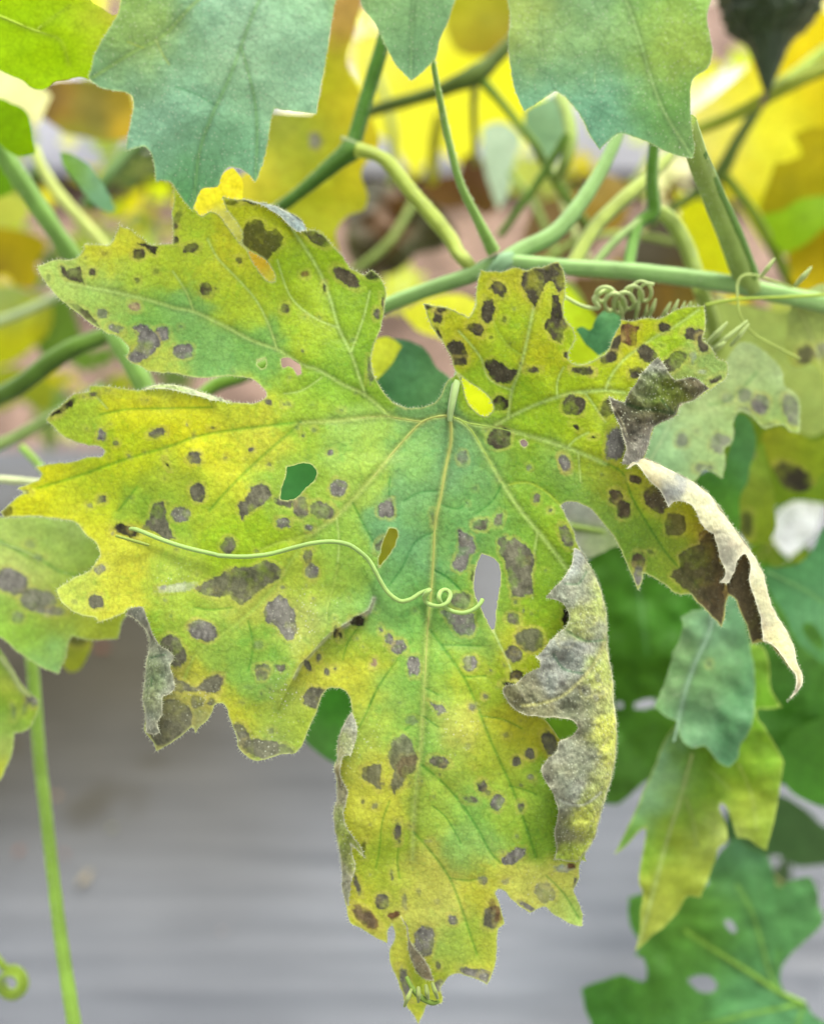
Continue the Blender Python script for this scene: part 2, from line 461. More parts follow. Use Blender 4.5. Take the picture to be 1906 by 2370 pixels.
def tube(name, pts, mat, parent=None, sides=10, step=0.35, taper_end=False, ridges=0.0, wob=0.0, seed=0):
    """pts: (x, y, depth, radius in photograph pixels)"""
    pts = [tuple(map(float, p)) for p in pts]
    def outside(p): return p[0] < 0 or p[0] > 1906 or p[1] < 0 or p[1] > 2370
    def beyond(p, q):        # a stalk that leaves the picture carries on
        v = np.array([p[0] - q[0], p[1] - q[1]]); v /= np.linalg.norm(v) + 1e-9
        return [(p[0] + v[0] * 220 + 12, p[1] + v[1] * 220 + 20, p[2], p[3]), (p[0] + v[0] * 480 - 20, p[1] + v[1] * 480 + 70, p[2] + .01, p[3] * .9)]
    if len(pts) > 1 and name in ('stem', 'stalk', 'coil'):
        if outside(pts[-1]): pts = pts + beyond(pts[-1], pts[-2])
        if outside(pts[0]): pts = beyond(pts[0], pts[1])[::-1] + pts
    P = np.asarray(pts, float); n = len(P)
    W3 = at(P[:, 0], P[:, 1], P[:, 2]); R = P[:, 3] / FPX * P[:, 2]
    out = []; rad = []
    for i in range(n - 1):
        a, b = W3[i], W3[i + 1]; pa = W3[max(i - 1, 0)]; nb = W3[min(i + 2, n - 1)]
        L = np.linalg.norm(b - a); k = int(np.clip(L / max(min(R[i], R[i + 1]) * step * 2.5, 1e-5), 2, 16))
        for j in range(k):
            t = j / k; t2 = t * t; t3 = t2 * t
            ta = (b - pa) * 0.5; tb = (nb - a) * 0.5
            out.append((2 * t3 - 3 * t2 + 1) * a + (t3 - 2 * t2 + t) * ta + (-2 * t3 + 3 * t2) * b + (t3 - t2) * tb)
            rad.append(R[i] * (1 - t) + R[i + 1] * t)
    out.append(W3[-1]); rad.append(R[-1])
    C = np.array(out); rad = np.array(rad)
    r = np.random.default_rng(seed)
    if wob: rad = rad * (1 + wob * np.sin(np.arange(len(rad)) * 1.3 + seed) * 0.5 + wob * r.normal(0, 0.3, len(rad)))
    T = np.gradient(C, axis=0); T /= np.linalg.norm(T, axis=1)[:, None] + 1e-12
    u = np.cross(T[0], FV); u /= np.linalg.norm(u) + 1e-12
    V = []
    for i in range(len(C)):
        u = u - T[i] * (u @ T[i]); u /= np.linalg.norm(u) + 1e-12
        v = np.cross(T[i], u)
        for s_ in range(sides):
            th = 2 * math.pi * s_ / sides
            rr = rad[i] * (1 + ridges * math.cos(5 * th + 0.6))
            V.append(C[i] + rr * (math.cos(th) * u + math.sin(th) * v))
    m = len(C); F = []
    for i in range(m - 1):
        for s_ in range(sides):
            a = i * sides + s_; b = i * sides + (s_ + 1) % sides
            F.append((a, b, b + sides, a + sides))
    return mesh_obj(name, np.array(V), np.array(F), mat, parent)

def mk_depth(d0, c=(953, 1185), g=(0, 0), und=0.002, us=160, bumps=(), steps=(), seed=0):
    def f(x, y):
        x = np.asarray(x, float); y = np.asarray(y, float)
        d = d0 + g[0] * (x - c[0]) / 1000 + g[1] * (y - c[1]) / 1000
        d = d + und * fbm(N2, x + seed * 91, y + seed * 37, us)
        for (bx, by, r, a) in bumps:
            d = d + a * np.exp(-((x - bx) ** 2 + (y - by) ** 2) / (r * r))
        for (poly, amt, fall) in steps:          # a margin lying over the tissue behind it
            q = np.asarray(poly, float)
            dd, _, _ = seg_dist(x, y, q, False)
            # side: sign from nearest segment
            sgn = np.zeros_like(x); best = np.full(x.shape, 1e18)
            for a_, b_ in zip(q[:-1], q[1:]):
                e = b_ - a_; t = np.clip(((x - a_[0]) * e[0] + (y - a_[1]) * e[1]) / (e @ e), 0, 1)
                D = (x - a_[0] - t * e[0]) ** 2 + (y - a_[1] - t * e[1]) ** 2
                cr = e[0] * (y - a_[1]) - e[1] * (x - a_[0])
                m = D < best; best = np.where(m, D, best); sgn = np.where(m, np.sign(cr), sgn)
            # fade out towards the closed end (first point)
            tt = np.clip(np.hypot(x - q[0][0], y - q[0][1]) / 120, 0, 1)
            te = np.clip(1.6 - np.hypot(x - q[-1][0], y - q[-1][1]) * 0, 0, 1)
            d = d + amt * np.where(sgn > 0, -1, 0.15) * np.exp(-(dd / fall) ** 2) * tt * te
        return d
    return f

# ================================================================== THE SPOTTED LEAF IN THE MIDDLE
main_out = (
    P5(900, 550, [(540, 1090), (490, 1130), (450, 1180), (430, 1240), (400, 1290), (350, 1330), (260, 1362), (170, 1370), (90, 1350), (30, 1320)])
    + P5(450, 850, [(1700, 335), (1640, 310), (1590, 280), (1530, 215), (1480, 150), (1450, 80), (1420, 20)])
    + P5(400, 400, [(1605, 1600), (1590, 1500), (1605, 1400), (1640, 1310), (1665, 1240), (1690, 1130), (1700, 1030), (1706, 960), (1690, 890), (1640, 810), (1590, 775),
                    (1560, 800), (1520, 815), (1475, 790), (1430, 770), (1380, 700), (1310, 610), (1250, 540), (1200, 490), (1110, 455), (1060, 465), (1040, 400), (940, 330),
                    (820, 270), (690, 240), (590, 210), (500, 210), (440, 200), (395, 190), (410, 230), (430, 290), (480, 350), (530, 420), (553, 480), (552, 545), (600, 620), (650, 640), (720, 680),
                    (770, 730), (800, 780), (822, 830), (820, 865), (790, 880), (750, 860), (710, 820), (660, 740), (610, 650), (570, 590), (530, 550), (490, 490), (440, 430), (400, 370),
                    (350, 330), (300, 310), (270, 330), (235, 350), (170, 290), (110, 230)])
    + P5(0, 400, [(1440, 160), (1390, 80), (1400, 200), (1383, 300), (1380, 380), (1390, 480), (1385, 570), (1290, 572), (1220, 582), (1150, 530), (1080, 480), (1050, 450), (970, 435), (950, 400),
                  (955, 440), (925, 490), (910, 540), (880, 575), (800, 575), (670, 570), (680, 610), (640, 660), (570, 695), (480, 695), (400, 710), (340, 740), (290, 745), (330, 820), (400, 920),
                  (480, 1010), (550, 1070), (640, 1130), (700, 1190), (790, 1250), (870, 1290), (960, 1320), (1010, 1370), (1040, 1410), (1010, 1480), (1060, 1525), (1130, 1550), (1200, 1590), (1300, 1605),
                  (1420, 1605), (1520, 1635), (1640, 1645)])
    + P5(400, 400, [(350, 1637), (480, 1630), (550, 1640)])
    + P5(450, 850, [(380, 75), (470, 100), (540, 150), (580, 200), (580, 235), (540, 265), (480, 285), (390, 290), (280, 275), (170, 240), (80, 205), (0, 185)])
    + P5(0, 850, [(1500, 165), (1400, 145), (1300, 140), (1220, 150), (1160, 175), (1080, 180), (950, 165), (850, 150), (720, 145), (715, 185), (660, 205), (600, 215), (560, 240), (500, 300), (430, 350),
                  (370, 425), (440, 490), (540, 570), (640, 610), (740, 630), (810, 640), (845, 680), (820, 712), (700, 720), (600, 755), (500, 765), (400, 775), (290, 800), (330, 850), (310, 900), (230, 935),
                  (140, 975), (200, 1005), (130, 1050), (60, 1110), (5, 1155), (40, 1210), (90, 1200), (200, 1195), (330, 1200), (450, 1215), (560, 1230), (620, 1260), (660, 1310), (700, 1360), (745, 1385)])
    + P5(0, 1250, [(790, 60), (800, 130), (760, 190), (700, 260), (600, 300), (520, 350), (455, 405), (470, 450), (540, 540), (640, 600), (770, 630), (790, 665), (870, 640), (960, 600), (1000, 590),
                   (1010, 570), (1060, 545), (1110, 600), (1170, 690), (1192, 780), (1200, 860), (1175, 1000), (1160, 1150), (1150, 1300), (1168, 1430), (1160, 1530), (1200, 1590), (1240, 1640), (1258, 1695), (1330, 1660),
                   (1400, 1610), (1460, 1570), (1500, 1530), (1550, 1500), (1568, 1555), (1600, 1500), (1650, 1460), (1700, 1390)])
    + P5(450, 1250, [(150, 1340), (180, 1310), (220, 1305), (265, 1360), (280, 1430), (300, 1490), (340, 1580), (350, 1660)])
    + [(560, 1742), (583, 1760), (620, 1756), (655, 1746), (686, 1743)]
    + P5(450, 1250, [(830, 1690), (870, 1640), (900, 1560), (940, 1470), (975, 1400), (1000, 1310), (1040, 1230), (1070, 1195), (1130, 1185), (1200, 1200), (1240, 1260), (1255, 1340), (1260, 1400),
                     (1220, 1460), (1180, 1540), (1155, 1640)])
    + P5(740, 1600, [(140, 460), (135, 560), (115, 620), (130, 690), (140, 760), (135, 880), (110, 970), (115, 1050), (130, 1150), (160, 1300), (180, 1450), (185, 1560)])
    + P5(740, 1950, [(200, 440), (222, 560), (250, 650), (320, 690), (380, 720), (450, 770), (545, 812), (540, 730), (575, 660), (592, 700), (600, 780), (562, 860), (555, 920), (580, 1010), (620, 1100), (650, 1180),
                     (680, 1280), (705, 1335), (740, 1370), (785, 1457), (815, 1400), (840, 1340), (870, 1295), (930, 1305), (980, 1280), (985, 1250), (970, 1180), (1000, 1120), (1040, 1070), (1110, 1050), (1200, 1080),
                     (1290, 1110), (1345, 1140), (1385, 1050), (1410, 950), (1420, 800), (1435, 690), (1480, 650), (1460, 560), (1430, 460), (1405, 400), (1430, 370), (1480, 390), (1540, 460), (1600, 510), (1690, 560)])
    + P5(1050, 1650, [(680, 1570), (740, 1560), (780, 1600), (850, 1650), (950, 1700), (1030, 1715), (1030, 1640), (1010, 1550), (970, 1470), (965, 1400), (1000, 1340), (1003, 1230), (1020, 1180), (1060, 1200),
                      (1045, 1150), (1080, 1090), (1130, 1000), (1160, 880), (1200, 740), (1250, 580), (1280, 460), (1300, 320), (1305, 150)])
    + P5(950, 1250, [(1650, 1450), (1630, 1300), (1620, 1100), (1590, 950), (1575, 800), (1570, 600), (1540, 450), (1490, 310), (1420, 180), (1360, 80), (1320, 0)])
    + P5(900, 900, [(1480, 1140), (1440, 1060), (1400, 980), (1378, 935), (1400, 915), (1480, 905), (1560, 930), (1640, 980)])
    + P5(1300, 1000, [(320, 720), (390, 800), (440, 870), (480, 970), (530, 1080), (570, 1170), (605, 1272), (640, 1200), (650, 1130), (700, 1150), (770, 1190), (850, 1240), (900, 1290), (960, 1305), (1030, 1300),
                      (1060, 1340), (1130, 1410), (1200, 1480), (1280, 1562), (1310, 1480), (1310, 1380), (1335, 1312), (1380, 1330), (1420, 1420), (1470, 1530), (1500, 1620)])
    + Q(1300, 1200, 2.861, [(1260, 830), (1310, 825), (1370, 830), (1420, 890), (1480, 965), (1550, 1055), (1550, 1130), (1488, 1212), (1580, 1115), (1585, 1030), (1550, 950), (1530, 850), (1480, 740), (1400, 610),
                            (1360, 500), (1330, 370), (1270, 250), (1200, 150), (1130, 60)])
    + P5(1300, 1000, [(1180, 510), (1050, 410), (900, 330), (780, 270), (660, 215), (690, 120)])
    + P5(1300, 600, [(715, 1420), (740, 1340), (850, 1290), (920, 1245), (940, 1170), (1060, 1130), (1180, 1050), (1250, 1000), (1310, 960), (1330, 880), (1320, 830), (1240, 790), (1190, 700), (1130, 650), (1150, 560), (1150, 460),
                     (1145, 370), (1080, 380), (980, 385), (900, 410), (830, 450), (780, 475), (690, 465), (620, 485), (540, 495), (470, 485), (470, 520), (430, 590), (400, 650), (380, 710), (330, 770), (260, 810),
                     (180, 845), (100, 840), (50, 800), (45, 760), (80, 700), (105, 620), (90, 560), (40, 490), (10, 430)])
    + P5(900, 550, [(1410, 450), (1415, 370), (1395, 250), (1355, 195), (1280, 210), (1220, 240), (1170, 235), (1100, 265), (1030, 240), (900, 270), (810, 270), (735, 258), (715, 350), (700, 450), (695, 530), (670, 600),
                    (630, 640), (560, 600), (460, 560), (370, 545), (275, 528), (310, 640), (360, 740), (440, 860), (500, 960), (520, 1050), (570, 1105), (640, 1160), (720, 1210), (790, 1270), (832, 1340), (830, 1390), (790, 1430),
                    (730, 1425), (670, 1370), (620, 1300), (600, 1210), (578, 1160), (558, 1125)])
)
main_holes = [
    P5(450, 850, [(745, 800), (800, 790), (900, 770), (960, 800), (980, 850), (950, 920), (880, 980), (830, 1040), (745, 1068), (690, 1060), (700, 980), (735, 880)]),
    P5(400, 400, [(680, 1500), (700, 1492), (742, 1480), (752, 1510), (740, 1560), (710, 1577), (680, 1540)]),
    P5(400, 400, [(868, 1495), (920, 1480), (960, 1500), (1010, 1530), (1032, 1612), (1000, 1622), (965, 1570), (930, 1552), (880, 1562)]),
    P5(450, 850, [(1560, 1295), (1620, 1300), (1628, 1360), (1595, 1450), (1535, 1535), (1480, 1605), (1472, 1560), (1492, 1490), (1520, 1380)]),
    P5(900, 900, [(740, 1320), (820, 1350), (880, 1410), (897, 1480), (885, 1600), (855, 1800), (850, 1900), (838, 1950), (800, 1890), (740, 1770), (690, 1660), (680, 1560), (700, 1440)]),
    P5(900, 900, [(1050, 415), (1080, 405), (1110, 425), (1112, 450), (1085, 468), (1055, 450)]),
    P5(950, 1250, [(1060, 1425), (1200, 1432), (1300, 1450), (1345, 1500), (1310, 1560), (1200, 1605), (1180, 1580), (1130, 1500)]),
]
# pigment of the blade, read at many places (chlorosis in patches)
mcs = [(120, 640, (165, 192, 90)), (230, 560, (205, 212, 50)), (290, 545, (215, 218, 60)), (400, 580, (185, 208, 50)), (330, 640, (175, 203, 55)), (260, 680, (165, 198, 90)), (350, 740, (135, 188, 100)),
    (440, 760, (128, 183, 110)), (300, 850, (185, 203, 80)), (380, 860, (190, 205, 80)), (500, 860, (128, 183, 95)), (460, 830, (128, 182, 110)), (560, 660, (172, 198, 40)), (650, 600, (150, 186, 30)), (620, 520, (188, 200, 30)), (560, 600, (205, 205, 40)),
    (700, 680, (160, 188, 30)), (780, 600, (148, 182, 20)), (840, 700, (140, 178, 30)), (840, 850, (132, 175, 40)), (700, 800, (165, 193, 40)), (600, 800, (120, 178, 80)), (760, 880, (140, 184, 50)), (560, 700, (178, 203, 45)),
    (560, 960, (180, 193, 40)), (300, 930, (208, 208, 20)), (200, 950, (165, 193, 50)), (450, 960, (212, 208, 30)), (430, 1000, (224, 213, 20)), (600, 1010, (218, 210, 60)), (520, 1080, (232, 215, 50)), (480, 1040, (225, 215, 35)), (300, 1050, (185, 203, 20)),
    (100, 1120, (218, 213, 20)), (60, 1190, (208, 208, 20)), (200, 1130, (180, 198, 30)), (400, 1100, (165, 188, 45)), (180, 1220, (212, 213, 40)), (350, 1180, (145, 183, 50)), (300, 1270, (205, 198, 50)), (480, 1130, (165, 188, 40)),
    (650, 1090, (150, 183, 60)), (700, 970, (155, 188, 50)), (800, 1000, (150, 188, 80)), (860, 1060, (160, 193, 75)), (560, 1270, (160, 193, 30)), (400, 1330, (168, 193, 60)), (250, 1400, (215, 210, 60)), (180, 1370, (188, 203, 80)),
    (330, 1500, (160, 193, 60)), (450, 1450, (160, 188, 60)), (560, 1400, (178, 193, 75)), (450, 1600, (200, 198, 60)), (500, 1480, (150, 183, 70)), (600, 1500, (138, 178, 60)), (580, 1560, (130, 178, 70)), (690, 1440, (185, 198, 105)),
    (560, 1670, (212, 200, 50)), (620, 1690, (160, 193, 70)), (680, 1650, (170, 193, 60)), (720, 1350, (170, 193, 60)), (800, 1300, (150, 188, 70)), (780, 1420, (130, 173, 70)), (430, 1680, (150, 150, 90)), (400, 1620, (150, 145, 90)),
    (960, 1040, (132, 182, 110)), (1000, 1000, (108, 163, 112)), (960, 1150, (108, 168, 120)), (1000, 1200, (125, 178, 105)), (1060, 1060, (105, 165, 125)), (1120, 1080, (108, 168, 105)), (1090, 1200, (95, 165, 105)), (1150, 1220, (110, 168, 75)),
    (940, 1250, (105, 172, 130)), (920, 1350, (92, 162, 85)), (880, 1420, (108, 168, 80)), (980, 1420, (108, 173, 75)), (1060, 1480, (108, 168, 75)), (1130, 1450, (118, 168, 70)), (1000, 1500, (148, 188, 70)), (850, 1500, (150, 178, 50)),
    (790, 1480, (150, 178, 50)), (850, 1560, (192, 192, 50)), (760, 1570, (210, 200, 60)), (900, 1600, (150, 188, 80)), (950, 1560, (118, 178, 70)), (1000, 1640, (148, 188, 75)), (1080, 1560, (168, 185, 50)), (1060, 1680, (208, 203, 80)),
    (1120, 1600, (150, 178, 40)), (1200, 1680, (168, 170, 30)), (1150, 1750, (168, 185, 50)), (850, 1700, (168, 193, 70)), (980, 1720, (138, 188, 75)), (1040, 1790, (165, 193, 70)), (850, 1800, (200, 195, 65)), (840, 1900, (222, 205, 70)),
    (860, 1880, (225, 208, 70)), (900, 1950, (160, 188, 50)), (1000, 1880, (165, 193, 70)), (1100, 1880, (138, 188, 80)), (1180, 1850, (165, 193, 60)), (1240, 1850, (118, 163, 45)), (1270, 1950, (118, 163, 40)), (1080, 1960, (148, 188, 90)),
    (980, 2010, (218, 200, 85)), (960, 2070, (228, 205, 90)), (1020, 2130, (222, 205, 95)), (900, 2050, (168, 188, 50)), (830, 2080, (195, 195, 60)), (1050, 2190, (150, 188, 85)), (1100, 2180, (160, 188, 60)), (1130, 2210, (205, 198, 70)),
    (1080, 2240, (205, 200, 60)), (1130, 2060, (205, 193, 60)), (1200, 2060, (208, 205, 90)), (1280, 2060, (220, 205, 90)), (1330, 2110, (160, 188, 90)), (940, 2220, (208, 193, 70)), (960, 2290, (165, 188, 50)), (960, 2350, (188, 188, 60)),
    (1000, 740, (168, 188, 30)), (1030, 760, (195, 183, 25)), (1100, 700, (183, 193, 30)), (1180, 640, (192, 190, 40)), (1180, 760, (160, 188, 25)), (1250, 820, (185, 185, 20)), (1150, 920, (148, 182, 30)), (1200, 880, (148, 182, 20)),
    (1280, 700, (182, 193, 40)), (1310, 760, (160, 188, 20)), (1330, 860, (160, 188, 20)), (1400, 870, (165, 188, 15)), (1470, 760, (212, 203, 20)), (1430, 800, (212, 198, 20)), (1550, 750, (165, 193, 20)), (1600, 730, (165, 193, 30)),
    (1540, 790, (150, 188, 30)), (1640, 850, (148, 178, 90)), (1600, 900, (160, 178, 90)), (1420, 980, (165, 188, 40)), (1300, 980, (148, 182, 20)), (1200, 980, (148, 182, 20)), (1350, 1040, (165, 188, 15)), (1380, 1020, (165, 188, 20)),
    (1200, 1060, (138, 178, 50)), (1150, 1010, (130, 173, 70)), (1300, 1080, (128, 172, 80)), (1400, 1100, (168, 178, 40)), (1250, 1130, (118, 168, 50)), (1350, 1130, (108, 163, 60)), (1250, 1170, (140, 178, 40)), (1310, 1250, (145, 178, 30)),
    (1200, 1300, (128, 172, 50)), (1300, 1300, (130, 172, 40)), (1180, 1230, (118, 172, 50)), (1320, 1350, (108, 163, 60)), (1270, 1370, (140, 178, 30)), (1240, 1420, (130, 172, 30)), (1280, 1440, (150, 178, 30)), (1190, 1460, (185, 185, 40)),
    (1220, 1540, (150, 172, 20)), (1150, 1400, (118, 163, 50)), (1460, 1150, (165, 175, 40)), (1420, 1200, (118, 163, 60)), (1500, 1200, (98, 153, 40)), (1540, 1150, (170, 175, 40)), (1580, 1180, (180, 170, 20)), (1600, 1190, (185, 175, 20)),
    (1530, 1270, (115, 148, 40)), (1560, 1300, (142, 163, 40)), (1500, 1320, (120, 158, 40)), (1480, 1270, (95, 148, 40)), (1640, 1230, (130, 110, 40)), (1720, 1450, (140, 120, 60)), (1690, 1400, (110, 95, 50)), (1760, 1520, (110, 100, 55))]

def E(ox, oy, lst, s=3.468):
    """elliptic dead spots read off a crop: cx, cy, rx, ry, type [, angle [, strength]]"""
    r = []
    for t in lst:
        a = t[5] if len(t) > 5 else 0; w = t[6] if len(t) > 6 else 1.0
        r.append(((ox + t[0] / s, oy + t[1] / s, t[2] / s, t[3] / s, a), t[4], w))
    return r
def G(ox, oy, pts, typ, w=1.0, s=3.468): return [(Q(ox, oy, s, pts), typ, w)]

